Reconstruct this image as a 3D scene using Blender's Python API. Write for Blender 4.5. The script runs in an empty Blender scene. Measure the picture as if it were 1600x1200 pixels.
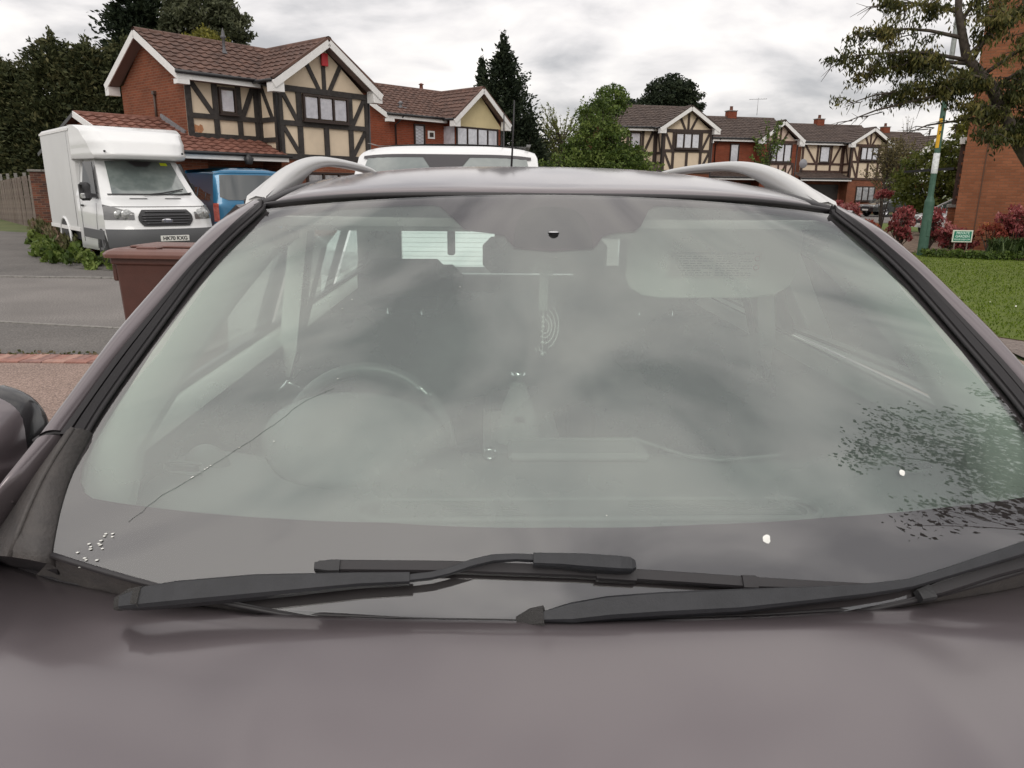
import bpy, math, random
import numpy as np
from math import radians as R, sin, cos, pi
from mathutils import Vector, Matrix
random.seed(7); rng = np.random.default_rng(7)
scene = bpy.context.scene
col = scene.collection

# ------------------------------------------------------------------ camera
cam_d = bpy.data.cameras.new('camera'); cam = bpy.data.objects.new('camera', cam_d); col.objects.link(cam)
FPX = 1150.0
PITCH = math.atan(305/FPX); ROLL = R(0.6)
cam_d.sensor_fit = 'HORIZONTAL'; cam_d.sensor_width = 36; cam_d.lens = 36*FPX/1600
cam_d.clip_start = 0.05; cam_d.clip_end = 2000
cam.matrix_world = Matrix.Translation((0, 0, 1.55)) @ Matrix.Rotation(pi/2-PITCH, 4, 'X') @ Matrix.Rotation(ROLL, 4, 'Z')
scene.camera = cam
# ------------------------------------------------------------------ world: overcast sky with broken stratus
SUN_EL, SUN_AZ = R(36), R(182)          # azimuth clockwise from +Y
world = bpy.data.worlds.new('World'); scene.world = world; world.use_nodes = True
nt = world.node_tree; nt.nodes.clear()
def WN(t, **k):
    n = nt.nodes.new(t)
    for a, b in k.items(): setattr(n, a, b)
    return n
out = WN('ShaderNodeOutputWorld'); bgA = WN('ShaderNodeBackground'); bgB = WN('ShaderNodeBackground'); mx = WN('ShaderNodeMixShader')
sky = WN('ShaderNodeTexSky', sky_type='NISHITA', sun_disc=False, sun_elevation=SUN_EL, sun_rotation=SUN_AZ)
nt.links.new(sky.outputs[0], bgA.inputs[0]); bgA.inputs[1].default_value = 0.12
tc = WN('ShaderNodeTexCoord'); sep = WN('ShaderNodeSeparateXYZ'); nt.links.new(tc.outputs['Generated'], sep.inputs[0])
def M(op, a, b=None, c=None):
    n = WN('ShaderNodeMath', operation=op)
    for i, v in enumerate((a, b, c)):
        if v is None: continue
        if isinstance(v, (int, float)): n.inputs[i].default_value = v
        else: nt.links.new(v, n.inputs[i])
    return n.outputs[0]
zc = M('MAXIMUM', sep.outputs[2], 0.0)
den = M('ADD', zc, 0.30)
px = M('DIVIDE', sep.outputs[0], den); py = M('DIVIDE', sep.outputs[1], den)
cmb = WN('ShaderNodeCombineXYZ'); nt.links.new(px, cmb.inputs[0]); nt.links.new(py, cmb.inputs[1])
n1 = WN('ShaderNodeTexNoise'); n1.inputs['Scale'].default_value = 1.9; n1.inputs['Detail'].default_value = 7; n1.inputs['Roughness'].default_value = 0.52; n1.inputs['Distortion'].default_value = 0.35
mp = WN('ShaderNodeMapping'); mp.inputs['Location'].default_value = (3.1, 0.4, 0); mp.inputs['Scale'].default_value = (0.85, 1.0, 1)
nt.links.new(cmb.outputs[0], mp.inputs[0]); nt.links.new(mp.outputs[0], n1.inputs['Vector'])
n2 = WN('ShaderNodeTexNoise'); n2.inputs['Scale'].default_value = 5.2; n2.inputs['Detail'].default_value = 6; n2.inputs['Roughness'].default_value = 0.5; n2.inputs['Distortion'].default_value = 0.5
nt.links.new(mp.outputs[0], n2.inputs['Vector']); fac = M('ADD', M('ADD', M('MULTIPLY', n1.outputs['Fac'], 0.70), 0.15), M('MULTIPLY', M('SUBTRACT', n2.outputs['Fac'], 0.5), M('ADD', M('MULTIPLY', zc, 0.80), 0.12)))
cr = WN('ShaderNodeValToRGB'); nt.links.new(fac, cr.inputs[0])
el = cr.color_ramp.elements
el[0].position = 0.39; el[0].color = (0.46, 0.45, 0.455, 1)
el[1].position = 0.60; el[1].color = (0.97, 0.925, 0.88, 1)
e = cr.color_ramp.elements.new(0.5); e.color = (0.78, 0.745, 0.73, 1)
grad = M('ADD', M('MULTIPLY', zc, 0.55), 1.0)          # overcast sky is brighter overhead
vm = WN('ShaderNodeVectorMath', operation='SCALE'); nt.links.new(cr.outputs[0], vm.inputs[0]); nt.links.new(grad, vm.inputs['Scale'])
nt.links.new(vm.outputs[0], bgB.inputs[0]); bgB.inputs[1].default_value = 1.13
mx.inputs[0].default_value = 0.92
nt.links.new(bgA.outputs[0], mx.inputs[1]); nt.links.new(bgB.outputs[0], mx.inputs[2]); nt.links.new(mx.outputs[0], out.inputs[0])
sun_d = bpy.data.lights.new('sun', 'SUN'); sun_d.energy = 0.9; sun_d.angle = R(25); sun_d.color = (1, 0.95, 0.88)
sun = bpy.data.objects.new('sun', sun_d); col.objects.link(sun)
sd = Vector((sin(SUN_AZ)*cos(SUN_EL), cos(SUN_AZ)*cos(SUN_EL), sin(SUN_EL)))
sun.rotation_euler = sd.to_track_quat('Z', 'Y').to_euler()
scene.view_settings.view_transform = 'Standard'; scene.view_settings.look = 'None'
scene.view_settings.exposure = 0.0; scene.view_settings.gamma = 1.0
scene.render.engine = 'CYCLES'
scene.cycles.max_bounces = 8; scene.cycles.transparent_max_bounces = 24; scene.cycles.transmission_bounces = 6
scene.render.resolution_x = 1024; scene.render.resolution_y = 768

# ------------------------------------------------------------------ materials
MATS = {}
def mat(name, color, rough=0.6, metal=0.0, var=0.0, vscale=8.0, bump=0.0, bscale=60.0, coat=0.0, spec=None, c2=None, detail=4.0, flake=0.0):
    if name in MATS: return MATS[name]
    m = bpy.data.materials.new(name); m.use_nodes = True; t = m.node_tree; b = t.nodes['Principled BSDF']
    b.inputs['Roughness'].default_value = rough; b.inputs['Metallic'].default_value = metal
    b.inputs['Coat Weight'].default_value = coat; b.inputs['Coat Roughness'].default_value = 0.04
    if spec is not None: b.inputs['Specular IOR Level'].default_value = spec
    b.inputs['Base Color'].default_value = (*color, 1)
    co = t.nodes.new('ShaderNodeTexCoord')
    if var or c2:
        n = t.nodes.new('ShaderNodeTexNoise'); n.inputs['Scale'].default_value = vscale; n.inputs['Detail'].default_value = detail; n.inputs['Roughness'].default_value = .65
        t.links.new(co.outputs['Object'], n.inputs['Vector'])
        r = t.nodes.new('ShaderNodeValToRGB'); t.links.new(n.outputs['Fac'], r.inputs[0])
        r.color_ramp.elements[0].position = .35; r.color_ramp.elements[1].position = .65
        if c2: a_, b_ = color, c2
        else: a_ = [c*(1-var) for c in color]; b_ = [min(1, c*(1+var)) for c in color]
        r.color_ramp.elements[0].color = (*a_, 1); r.color_ramp.elements[1].color = (*b_, 1)
        t.links.new(r.outputs[0], b.inputs['Base Color'])
    if bump:
        n = t.nodes.new('ShaderNodeTexNoise'); n.inputs['Scale'].default_value = bscale; n.inputs['Detail'].default_value = 3
        t.links.new(co.outputs['Object'], n.inputs['Vector'])
        bp = t.nodes.new('ShaderNodeBump'); bp.inputs['Strength'].default_value = bump; bp.inputs['Distance'].default_value = .01
        t.links.new(n.outputs['Fac'], bp.inputs['Height']); t.links.new(bp.outputs[0], b.inputs['Normal'])
    MATS[name] = m; return m

def speck(name, base, light, dark, scale, rough=.85, big=.12):
    """aggregate: fine light and dark grains over slow stains"""
    if name in MATS: return MATS[name]
    m = bpy.data.materials.new(name); m.use_nodes = True; t = m.node_tree; b = t.nodes['Principled BSDF']; b.inputs['Roughness'].default_value = rough
    co = t.nodes.new('ShaderNodeTexCoord')
    n = t.nodes.new('ShaderNodeTexNoise'); n.inputs['Scale'].default_value = scale; n.inputs['Detail'].default_value = 4; n.inputs['Roughness'].default_value = .8
    t.links.new(co.outputs['Object'], n.inputs['Vector'])
    r = t.nodes.new('ShaderNodeValToRGB'); t.links.new(n.outputs['Fac'], r.inputs[0])
    r.color_ramp.elements[0].position = .36; r.color_ramp.elements[0].color = (*dark, 1)
    r.color_ramp.elements[1].position = .66; r.color_ramp.elements[1].color = (*light, 1)
    e = r.color_ramp.elements.new(.5); e.color = (*base, 1)
    n2 = t.nodes.new('ShaderNodeTexNoise'); n2.inputs['Scale'].default_value = .9; n2.inputs['Detail'].default_value = 5
    t.links.new(co.outputs['Object'], n2.inputs['Vector'])
    mr = t.nodes.new('ShaderNodeMapRange'); mr.inputs[1].default_value = .3; mr.inputs[2].default_value = .7; mr.inputs[3].default_value = 1-big*1.6; mr.inputs[4].default_value = 1+big
    t.links.new(n2.outputs['Fac'], mr.inputs[0])
    vs = t.nodes.new('ShaderNodeVectorMath'); vs.operation = 'SCALE'
    t.links.new(r.outputs[0], vs.inputs[0]); t.links.new(mr.outputs[0], vs.inputs['Scale']); t.links.new(vs.outputs[0], b.inputs['Base Color'])
    bp = t.nodes.new('ShaderNodeBump'); bp.inputs['Strength'].default_value = .5; bp.inputs['Distance'].default_value = .006
    t.links.new(n.outputs['Fac'], bp.inputs['Height']); t.links.new(bp.outputs[0], b.inputs['Normal'])
    MATS[name] = m; return m

def brick_mat(name, c1, c2, mortar, bw=.225, bh=.075, ms=.010, big=.15):
    """expects UVs in metres"""
    if name in MATS: return MATS[name]
    m = bpy.data.materials.new(name); m.use_nodes = True; t = m.node_tree; b = t.nodes['Principled BSDF']; b.inputs['Roughness'].default_value = .9
    b.inputs['Specular IOR Level'].default_value = .2
    uv = t.nodes.new('ShaderNodeUVMap'); br = t.nodes.new('ShaderNodeTexBrick'); t.links.new(uv.outputs[0], br.inputs['Vector'])
    br.inputs['Scale'].default_value = 1.0; br.inputs['Brick Width'].default_value = bw; br.inputs['Row Height'].default_value = bh
    br.inputs['Mortar Size'].default_value = ms; br.inputs['Mortar Smooth'].default_value = .3; br.inputs['Bias'].default_value = 0
    br.inputs['Color1'].default_value = (*c1, 1); br.inputs['Color2'].default_value = (*c2, 1); br.inputs['Mortar'].default_value = (*mortar, 1)
    n = t.nodes.new('ShaderNodeTexNoise'); n.inputs['Scale'].default_value = 1.3; n.inputs['Detail'].default_value = 6; t.links.new(uv.outputs[0], n.inputs['Vector'])
    mr = t.nodes.new('ShaderNodeMapRange'); mr.inputs[1].default_value = .3; mr.inputs[2].default_value = .7; mr.inputs[3].default_value = 1-big; mr.inputs[4].default_value = 1+big
    t.links.new(n.outputs['Fac'], mr.inputs[0])
    vs = t.nodes.new('ShaderNodeVectorMath'); vs.operation = 'SCALE'; t.links.new(br.outputs['Color'], vs.inputs[0]); t.links.new(mr.outputs[0], vs.inputs['Scale'])
    t.links.new(vs.outputs[0], b.inputs['Base Color'])
    bp = t.nodes.new('ShaderNodeBump'); bp.inputs['Strength'].default_value = .6; bp.inputs['Distance'].default_value = .01; bp.invert = True
    t.links.new(br.outputs['Fac'], bp.inputs['Height']); t.links.new(bp.outputs[0], b.inputs['Normal'])
    MATS[name] = m; return m

def leaf_mat(name, cols, rough=.6, trans=.25):
    if name in MATS: return MATS[name]
    m = bpy.data.materials.new(name); m.use_nodes = True; t = m.node_tree; b = t.nodes['Principled BSDF']; b.inputs['Roughness'].default_value = rough
    b.inputs['Specular IOR Level'].default_value = .25
    at = t.nodes.new('ShaderNodeAttribute'); at.attribute_name = 'tone'
    r = t.nodes.new('ShaderNodeValToRGB'); t.links.new(at.outputs['Fac'], r.inputs[0])
    k = len(cols); r.color_ramp.elements[0].color = (*cols[0], 1); r.color_ramp.elements[1].color = (*cols[-1], 1)
    for i in range(1, k-1):
        e = r.color_ramp.elements.new(i/(k-1)); e.color = (*cols[i], 1)
    t.links.new(r.outputs[0], b.inputs['Base Color'])
    tr = t.nodes.new('ShaderNodeBsdfTranslucent'); t.links.new(r.outputs[0], tr.inputs[0])
    ms = t.nodes.new('ShaderNodeMixShader'); ms.inputs[0].default_value = trans
    t.links.new(b.outputs[0], ms.inputs[1]); t.links.new(tr.outputs[0], ms.inputs[2]); t.links.new(ms.outputs[0], t.nodes['Material Output'].inputs[0])
    MATS[name] = m; return m

def glass_mat(name, tint, ior=1.5, dust_haze=0.0, dust_haze_col=(.7, .75, .7), rough=0.0, film=False):
    if name in MATS: return MATS[name]
    m = bpy.data.materials.new(name); m.use_nodes = True; t = m.node_tree; t.nodes.clear()
    o = t.nodes.new('ShaderNodeOutputMaterial'); tr = t.nodes.new('ShaderNodeBsdfTransparent'); tr.inputs[0].default_value = (*tint, 1)
    gl = t.nodes.new('ShaderNodeBsdfGlossy'); gl.inputs['Roughness'].default_value = rough; gl.inputs[0].default_value = (.97, .98, .98, 1)
    fr = t.nodes.new('ShaderNodeFresnel'); fr.inputs[0].default_value = ior
    ms = t.nodes.new('ShaderNodeMixShader'); t.links.new(fr.outputs[0], ms.inputs[0]); t.links.new(tr.outputs[0], ms.inputs[1]); t.links.new(gl.outputs[0], ms.inputs[2])
    last = ms.outputs[0]
    if dust_haze:
        df = t.nodes.new('ShaderNodeBsdfDiffuse'); df.inputs[0].default_value = (*dust_haze_col, 1)
        m2 = t.nodes.new('ShaderNodeMixShader'); m2.inputs[0].default_value = dust_haze
        co = t.nodes.new('ShaderNodeTexCoord'); n = t.nodes.new('ShaderNodeTexNoise'); n.inputs['Scale'].default_value = 3.5; n.inputs['Detail'].default_value = 8
        n.inputs['Roughness'].default_value = .6
        t.links.new(co.outputs['Object'], n.inputs['Vector'])
        mr = t.nodes.new('ShaderNodeMapRange'); mr.inputs[1].default_value = .3; mr.inputs[2].default_value = .7; mr.inputs[3].default_value = dust_haze*.75; mr.inputs[4].default_value = dust_haze*1.25
        t.links.new(n.outputs['Fac'], mr.inputs[0]); t.links.new(mr.outputs[0], m2.inputs[0])
        dsh = df.outputs[0]
        if film:      # film and haze put in as pale colour, seen from both sides
            tl = t.nodes.new('ShaderNodeBsdfTranslucent'); tl.inputs[0].default_value = (*dust_haze_col, 1); m3 = t.nodes.new('ShaderNodeMixShader'); m3.inputs[0].default_value = .35
            t.links.new(df.outputs[0], m3.inputs[1]); t.links.new(tl.outputs[0], m3.inputs[2]); dsh = m3.outputs[0]
        t.links.new(last, m2.inputs[1]); t.links.new(dsh, m2.inputs[2]); last = m2.outputs[0]
    t.links.new(last, o.inputs[0]); MATS[name] = m; return m

# ------------------------------------------------------------------ mesh helpers
class MB:
    def __init__(s): s.v = []; s.f = []; s.sm = []
    def add(s, verts, faces, smooth=False):
        o = len(s.v); s.v += [tuple(map(float, p)) for p in verts]; s.f += [tuple(i+o for i in f) for f in faces]; s.sm += [smooth]*len(faces); return s
    def box(s, a, b):
        x0, y0, z0 = a; x1, y1, z1 = b
        x0, x1 = min(x0, x1), max(x0, x1); y0, y1 = min(y0, y1), max(y0, y1); z0, z1 = min(z0, z1), max(z0, z1)
        return s.add([(x0,y0,z0),(x1,y0,z0),(x1,y1,z0),(x0,y1,z0),(x0,y0,z1),(x1,y0,z1),(x1,y1,z1),(x0,y1,z1)],
                     [(0,3,2,1),(4,5,6,7),(0,1,5,4),(1,2,6,5),(2,3,7,6),(3,0,4,7)])
    def bbox(s, a, b, r):
        """box with chamfered edges"""
        x0, y0, z0 = a; x1, y1, z1 = b; V = []; idx = {}
        for i, x in enumerate((x0, x1)):
            for j, y in enumerate((y0, y1)):
                for k, z in enumerate((z0, z1)):
                    sx, sy, sz = (1, -1)[i]*r, (1, -1)[j]*r, (1, -1)[k]*r
                    idx[i,j,k] = len(V); V += [(x, y+sy, z+sz), (x+sx, y, z+sz), (x+sx, y+sy, z)]
        F = []
        for i in (0, 1): F.append((idx[i,0,0], idx[i,1,0], idx[i,1,1], idx[i,0,1]))
        for j in (0, 1): F.append((idx[0,j,0]+1, idx[1,j,0]+1, idx[1,j,1]+1, idx[0,j,1]+1))
        for k in (0, 1): F.append((idx[0,0,k]+2, idx[1,0,k]+2, idx[1,1,k]+2, idx[0,1,k]+2))
        for a_ in (0, 1):
            for b_ in (0, 1):
                F.append((idx[a_,b_,0], idx[a_,b_,1], idx[a_,b_,1]+1, idx[a_,b_,0]+1))
                F.append((idx[a_,0,b_], idx[a_,1,b_], idx[a_,1,b_]+2, idx[a_,0,b_]+2))
                F.append((idx[0,a_,b_]+1, idx[1,a_,b_]+1, idx[1,a_,b_]+2, idx[0,a_,b_]+2))
        for q in idx.values(): F.append((q, q+1, q+2))
        return s.add(V, F)
    def bar(s, p, q, w, d, up=(0, 0, 1)):
        """box beam from p to q, width w (across), depth d (along 'up')"""
        p, q, up = Vector(p), Vector(q), Vector(up); t = (q-p).normalized(); u = up - t*up.dot(t)
        if u.length < 1e-4: u = Vector((1,0,0)) - t*t.x
        u.normalize(); w_ = t.cross(u)
        V = [p+w_*a*w/2+u*b*d/2 for a, b in ((-1,-1),(1,-1),(1,1),(-1,1))] + [q+w_*a*w/2+u*b*d/2 for a, b in ((-1,-1),(1,-1),(1,1),(-1,1))]
        return s.add(V, [(0,3,2,1),(4,5,6,7),(0,1,5,4),(1,2,6,5),(2,3,7,6),(3,0,4,7)])
    def tube(s, pts, r, n=8, cap=True):
        P = [Vector(p) for p in pts]; k = len(P); rr = r if isinstance(r, (list, tuple)) else [r]*k
        V = []; prev = None
        for i, p in enumerate(P):
            t = (P[min(i+1,k-1)]-P[max(i-1,0)]).normalized()
            if prev is None:
                a = Vector((0,0,1)) if abs(t.z) < .9 else Vector((1,0,0)); u = a - t*a.dot(t)
            else: u = prev - t*prev.dot(t)
            u.normalize(); prev = u; w = t.cross(u)
            for j in range(n):
                an = 2*pi*j/n; V.append(p + (u*cos(an)+w*sin(an))*rr[i])
        F = [(i*n+j, i*n+(j+1)%n, (i+1)*n+(j+1)%n, (i+1)*n+j) for i in range(k-1) for j in range(n)]
        if cap: F += [tuple(range(n))[::-1], tuple(range((k-1)*n, k*n))]
        return s.add(V, F, True)
    def grid(s, G, smooth=True, close=False):
        n, m = len(G), len(G[0]); V = [p for row in G for p in row]
        F = [(i*m+j, i*m+(j+1), (i+1)*m+j+1, (i+1)*m+j) for i in range(n-1) for j in range(m-1)]
        if close: F += [(i*m+m-1, i*m, (i+1)*m, (i+1)*m+m-1) for i in range(n-1)]
        return s.add(V, F, smooth)
    def prism(s, poly, vec):
        """extrude a 3-D polygon by vec"""
        n = len(poly); vec = Vector(vec); V = [Vector(p) for p in poly] + [Vector(p)+vec for p in poly]
        return s.add(V, [tuple(range(n))[::-1], tuple(range(n, 2*n))] + [(i, (i+1) % n, n+(i+1) % n, n+i) for i in range(n)])
    def lathe(s, prof, center=(0,0,0), axis='z', n=24):
        V = []; c = Vector(center)
        for r, h in prof:
            for j in range(n):
                a = 2*pi*j/n; p = (r*cos(a), r*sin(a), h)
                if axis == 'x': p = (h, r*cos(a), r*sin(a))
                if axis == 'y': p = (r*cos(a), h, r*sin(a))
                V.append(c+Vector(p))
        k = len(prof)
        return s.add(V, [(i*n+j, i*n+(j+1) % n, (i+1)*n+(j+1) % n, (i+1)*n+j) for i in range(k-1) for j in range(n)], True)
    def build(s, name, m=None, parent=None, uv=False, kind=None, solid=0.0, loc=None, bevel=0.0, subd=0):
        me = bpy.data.meshes.new(name); me.from_pydata(s.v, [], s.f); me.update()
        me.polygons.foreach_set('use_smooth', s.sm)
        if uv:
            l = me.uv_layers.new(name='UVMap'); dat = np.zeros((len(me.loops), 2)); 
            for p in me.polygons:
                n = p.normal
                for li in p.loop_indices:
                    c = me.vertices[me.loops[li].vertex_index].co
                    if abs(n.z) > .75: q = (c.x, c.y)
                    elif abs(n.x) > abs(n.y): q = (c.y, c.z)
                    else: q = (c.x, c.z)
                    dat[li] = q
            l.data.foreach_set('uv', dat.ravel())
        o = bpy.data.objects.new(name, me); col.objects.link(o)
        if m: me.materials.append(m)
        if parent: o.parent = parent
        if loc: o.location = loc
        if kind: o['kind'] = kind
        if solid:
            md = o.modifiers.new('solid', 'SOLIDIFY'); md.thickness = solid; md.offset = -1
        if bevel:
            md = o.modifiers.new('bevel', 'BEVEL'); md.width = bevel; md.segments = 2; md.limit_method = 'ANGLE'; md.angle_limit = R(35)
        if subd:
            me.polygons.foreach_set('use_smooth', [True]*len(me.polygons))
            md = o.modifiers.new('sub', 'SUBSURF'); md.levels = subd; md.render_levels = subd
        return o
def tag(o, label, cat, group=None):
    o['label'] = label; o['category'] = cat
    if group: o['group'] = group
    return o
def thing(name, label, cat, loc=(0,0,0), rz=0.0, group=None):
    o = bpy.data.objects.new(name, None); col.objects.link(o); o.location = loc; o.rotation_euler = (0,0,rz); o.empty_display_size = .3
    return tag(o, label, cat, group)
def struct(o): o['kind'] = 'structure'; return o
def copy_part(src, parent, loc=(0,0,0), rot=None, name=None):
    o = src.copy(); col.objects.link(o); o.parent = parent; o.location = loc
    if rot: o.rotation_euler = rot
    return o
def interp(tab, t):
    t = max(tab[0][0], min(tab[-1][0], t))
    for a, b in zip(tab[:-1], tab[1:]):
        if a[0] <= t <= b[0]:
            k = (t-a[0])/max(b[0]-a[0], 1e-9); return [x+(y-x)*k for x, y in zip(a[1:], b[1:])]
def text(body, name, size, m, parent, loc, rot, ext=.002, bold=True, align='CENTER', sx=1.0, shear=0):
    c = bpy.data.curves.new(name, 'FONT'); c.body = body; c.size = size; c.extrude = ext; c.align_x = align; c.align_y = 'CENTER'
    if bold: c.offset = size*.02
    c.shear = shear
    o = bpy.data.objects.new(name, c); col.objects.link(o); bpy.context.view_layer.update()
    dg = bpy.context.evaluated_depsgraph_get(); me = bpy.data.meshes.new_from_object(o.evaluated_get(dg)); bpy.data.objects.remove(o)
    o = bpy.data.objects.new(name, me); col.objects.link(o); me.materials.clear(); me.materials.append(m)
    o.parent = parent; o.location = loc; o.rotation_euler = rot; o.scale = (sx, 1, 1); return o

# ------------------------------------------------------------------ foliage
def leaves(name, pts, size, m, parent, tone=None, elong=1.6, droop=0.0, dirs=None, jitter=.35, kind=None):
    n = len(pts); pts = np.asarray(pts, float)
    d = rng.normal(size=(n, 3)) if dirs is None else np.asarray(dirs, float) + rng.normal(size=(n, 3))*jitter
    d[:, 2] -= droop; d /= np.linalg.norm(d, axis=1)[:, None]
    r = rng.normal(size=(n, 3)); w = np.cross(d, r); w /= np.linalg.norm(w, axis=1)[:, None]
    sz = size*rng.uniform(.6, 1.35, n)[:, None]
    L, Wd = d*sz*elong/2, w*sz/2
    k = np.cross(d, w)*sz*.12
    V = np.stack([pts-L, pts+Wd*.9-k, pts+L, pts-Wd*.9-k], 1).reshape(-1, 3)
    me = bpy.data.meshes.new(name); me.vertices.add(4*n); me.vertices.foreach_set('co', V.ravel())
    me.loops.add(4*n); me.loops.foreach_set('vertex_index', np.arange(4*n, dtype=np.int32))
    me.polygons.add(n); me.polygons.foreach_set('loop_start', np.arange(0, 4*n, 4, dtype=np.int32)); me.polygons.foreach_set('loop_total', np.full(n, 4, dtype=np.int32))
    me.update(calc_edges=True)
    t = rng.uniform(0, 1, n) if tone is None else np.clip(np.asarray(tone)+rng.normal(0, .16, n), 0, 1)
    a = me.attributes.new('tone', 'FLOAT', 'FACE'); a.data.foreach_set('value', t.astype(np.float32))
    me.materials.append(m); o = bpy.data.objects.new(name, me); col.objects.link(o)
    if parent: o.parent = parent
    if kind: o['kind'] = kind
    return o
def clump_pts(centers, rad, per, flat=.7):
    c = np.asarray(centers, float); k = len(c); tone = np.repeat(rng.uniform(.1, .9, k), per)
    d = rng.normal(size=(k*per, 3)); d /= np.linalg.norm(d, axis=1)[:, None]; d *= (rng.uniform(0, 1, k*per)**.45)[:, None]
    rr = np.repeat(np.asarray(rad)*np.ones(k)*rng.uniform(.7, 1.3, k), per)[:, None]
    d *= rr; d[:, 2] *= flat
    return np.repeat(c, per, 0)+d, tone
def bark(): return mat('bark', (.07, .055, .045), .9, var=.4, vscale=12, bump=.6, bscale=25)
def conifer(x, y, h, r, label, mt, n=9000, group=None, base=.3, name='conifer_tree', ragged=.35, size=.16, tips=1, pw=.75):
    t = thing(name, label, 'tree', (x, y, 0), 0, group)
    MB().tube([(0,0,0), (0.05,0,h*.5), (0,0,h*.97)], [r*.11, r*.07, .02], 7).build('trunk', bark(), t)
    nb = int(n/26); P = []; D = []; T = []
    for i in range(nb):
        z = base + (h-base)*(1-(1-rng.uniform())**.62) ; k = (h-z)/(h-base)
        rr = r*(k**pw)*(1+rng.normal()*ragged*.5)+.06; an = rng.uniform(0, 2*pi); tn = rng.uniform(.1, .9)
        dx, dy = cos(an), sin(an)
        m_ = 26; s = rng.uniform(.25, 1, m_)**.6
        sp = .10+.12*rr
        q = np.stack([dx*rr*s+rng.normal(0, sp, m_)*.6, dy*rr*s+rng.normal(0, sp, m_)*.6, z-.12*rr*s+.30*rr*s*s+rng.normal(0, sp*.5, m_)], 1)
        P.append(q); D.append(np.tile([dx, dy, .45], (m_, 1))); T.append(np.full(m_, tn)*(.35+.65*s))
    for j in range(tips*14):
        z = h*rng.uniform(.86, 1.03); P.append(rng.normal(0, .10, (8, 3))*[1,1,2]+[rng.normal()*.12*(h-z)*.5, rng.normal()*.12*(h-z)*.5, z]); D.append(np.tile([0, 0, 1.], (8, 1))); T.append(np.full(8, .5))
    leaves('crown', np.concatenate(P), size, mt, t, np.concatenate(T), 2.0, dirs=np.concatenate(D), jitter=.5, kind='stuff')
    return t
def broadleaf(x, y, h, crown, label, mt, n=7000, name='broadleaf_tree', trunk_h=None, size=.12, group=None, per=36, limbs=7, crad=.45, tr=.12, elong=1.6, droop=0.0, twig=.012):
    """crown = list of (cx,cy,cz,rx,ry,rz) ellipsoids relative to the base"""
    t = thing(name, label, 'tree', (x, y, 0), 0, group); tb = MB()
    th = trunk_h or h*.35
    tb.tube([(0,0,0), (.04,.02,th*.6), (0,0,th)], [tr, tr*.8, tr*.7], 8)
    cen = []
    k = max(6, int(n/per)); vol = np.array([c[3]*c[4]*c[5] for c in crown]); pr = vol/vol.sum()
    for i in range(k):
        c = crown[rng.choice(len(crown), p=pr)]; d = rng.normal(size=3); d /= np.linalg.norm(d); d *= rng.uniform(.3, 1)**.4
        cen.append((c[0]+d[0]*c[3], c[1]+d[1]*c[4], c[2]+d[2]*c[5]))
    for i in range(min(limbs*4, len(cen))):
        q = Vector(cen[i*len(cen)//(limbs*4) if len(cen) >= limbs*4 else i]); a = Vector((0, 0, th*rng.uniform(.7, 1)))
        mid = a.lerp(q, .5)+Vector((rng.normal()*.1, rng.normal()*.1, .12*(q-a).length))
        tb.tube([a, mid, q], [tr*.35, tr*.2, twig], 5)
    tb.build('trunk', bark(), t)
    P, T = clump_pts(cen, crad, per)
    leaves('crown', P, size, mt, t, T, elong, droop=droop, kind='stuff')
    return t
# ================================================================== ground and roads
asphalt = speck('asphalt', (.165,.152,.142), (.30,.275,.255), (.085,.078,.073), 55, big=.12)
asphalt2 = speck('footway_asphalt', (.118,.108,.100), (.21,.195,.18), (.065,.06,.055), 60, big=.15)
pebble = speck('exposed_aggregate', (.27,.19,.155), (.50,.38,.33), (.10,.07,.058), 75, big=.10)
grassm = mat('lawn_grass', (.080,.115,.010), .9, c2=(.12,.16,.016), vscale=3, bump=.8, bscale=90, detail=9)
soil = mat('soil', (.11,.075,.05), .95, c2=(.26,.19,.14), vscale=9, bump=.8, bscale=30, detail=8)
concrete = mat('concrete', (.21,.20,.185), .85, var=.25, vscale=14, bump=.3, bscale=80)
def sheet(name, poly, z, m, div=False):
    return struct(MB().add([(x, y, z) for x, y in poly], [tuple(range(len(poly)))]).build(name, m))
sheet('ground', [(-500,-500),(500,-500),(500,500),(-500,500)], -.012, mat('rough_ground', (.06,.085,.02), .95, c2=(.11,.12,.04), vscale=.5, detail=8))
sheet('road', [(-60,8.1),(-3.5,8.1),(0,8.4),(3.5,9.4),(6,12),(6.5,20),(8,40),(60,41),(60,55),(-8,55),(-7,30),(-4,20),(-4.5,12.6),(-60,12.6)], .0, asphalt)
sheet('pavement', [(-60,6.72),(-2,6.72),(3,7),(5.2,7.6),(5.2,8.3),(3.5,9.0),(0,8.3),(-3,7.95),(-4.43,8.0),(-5.94,8.30),(-9,8.36),(-60,8.36)], .012, asphalt2)
sheet('footpath', [(-60,12.66),(-5,12.66),(-6.4,13.3),(-8.2,14.0),(-10.2,16.1),(-12.2,19.2),(-15.4,24.2),(-19,26),(-40,30),(-60,30)], .008, asphalt2)
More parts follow.
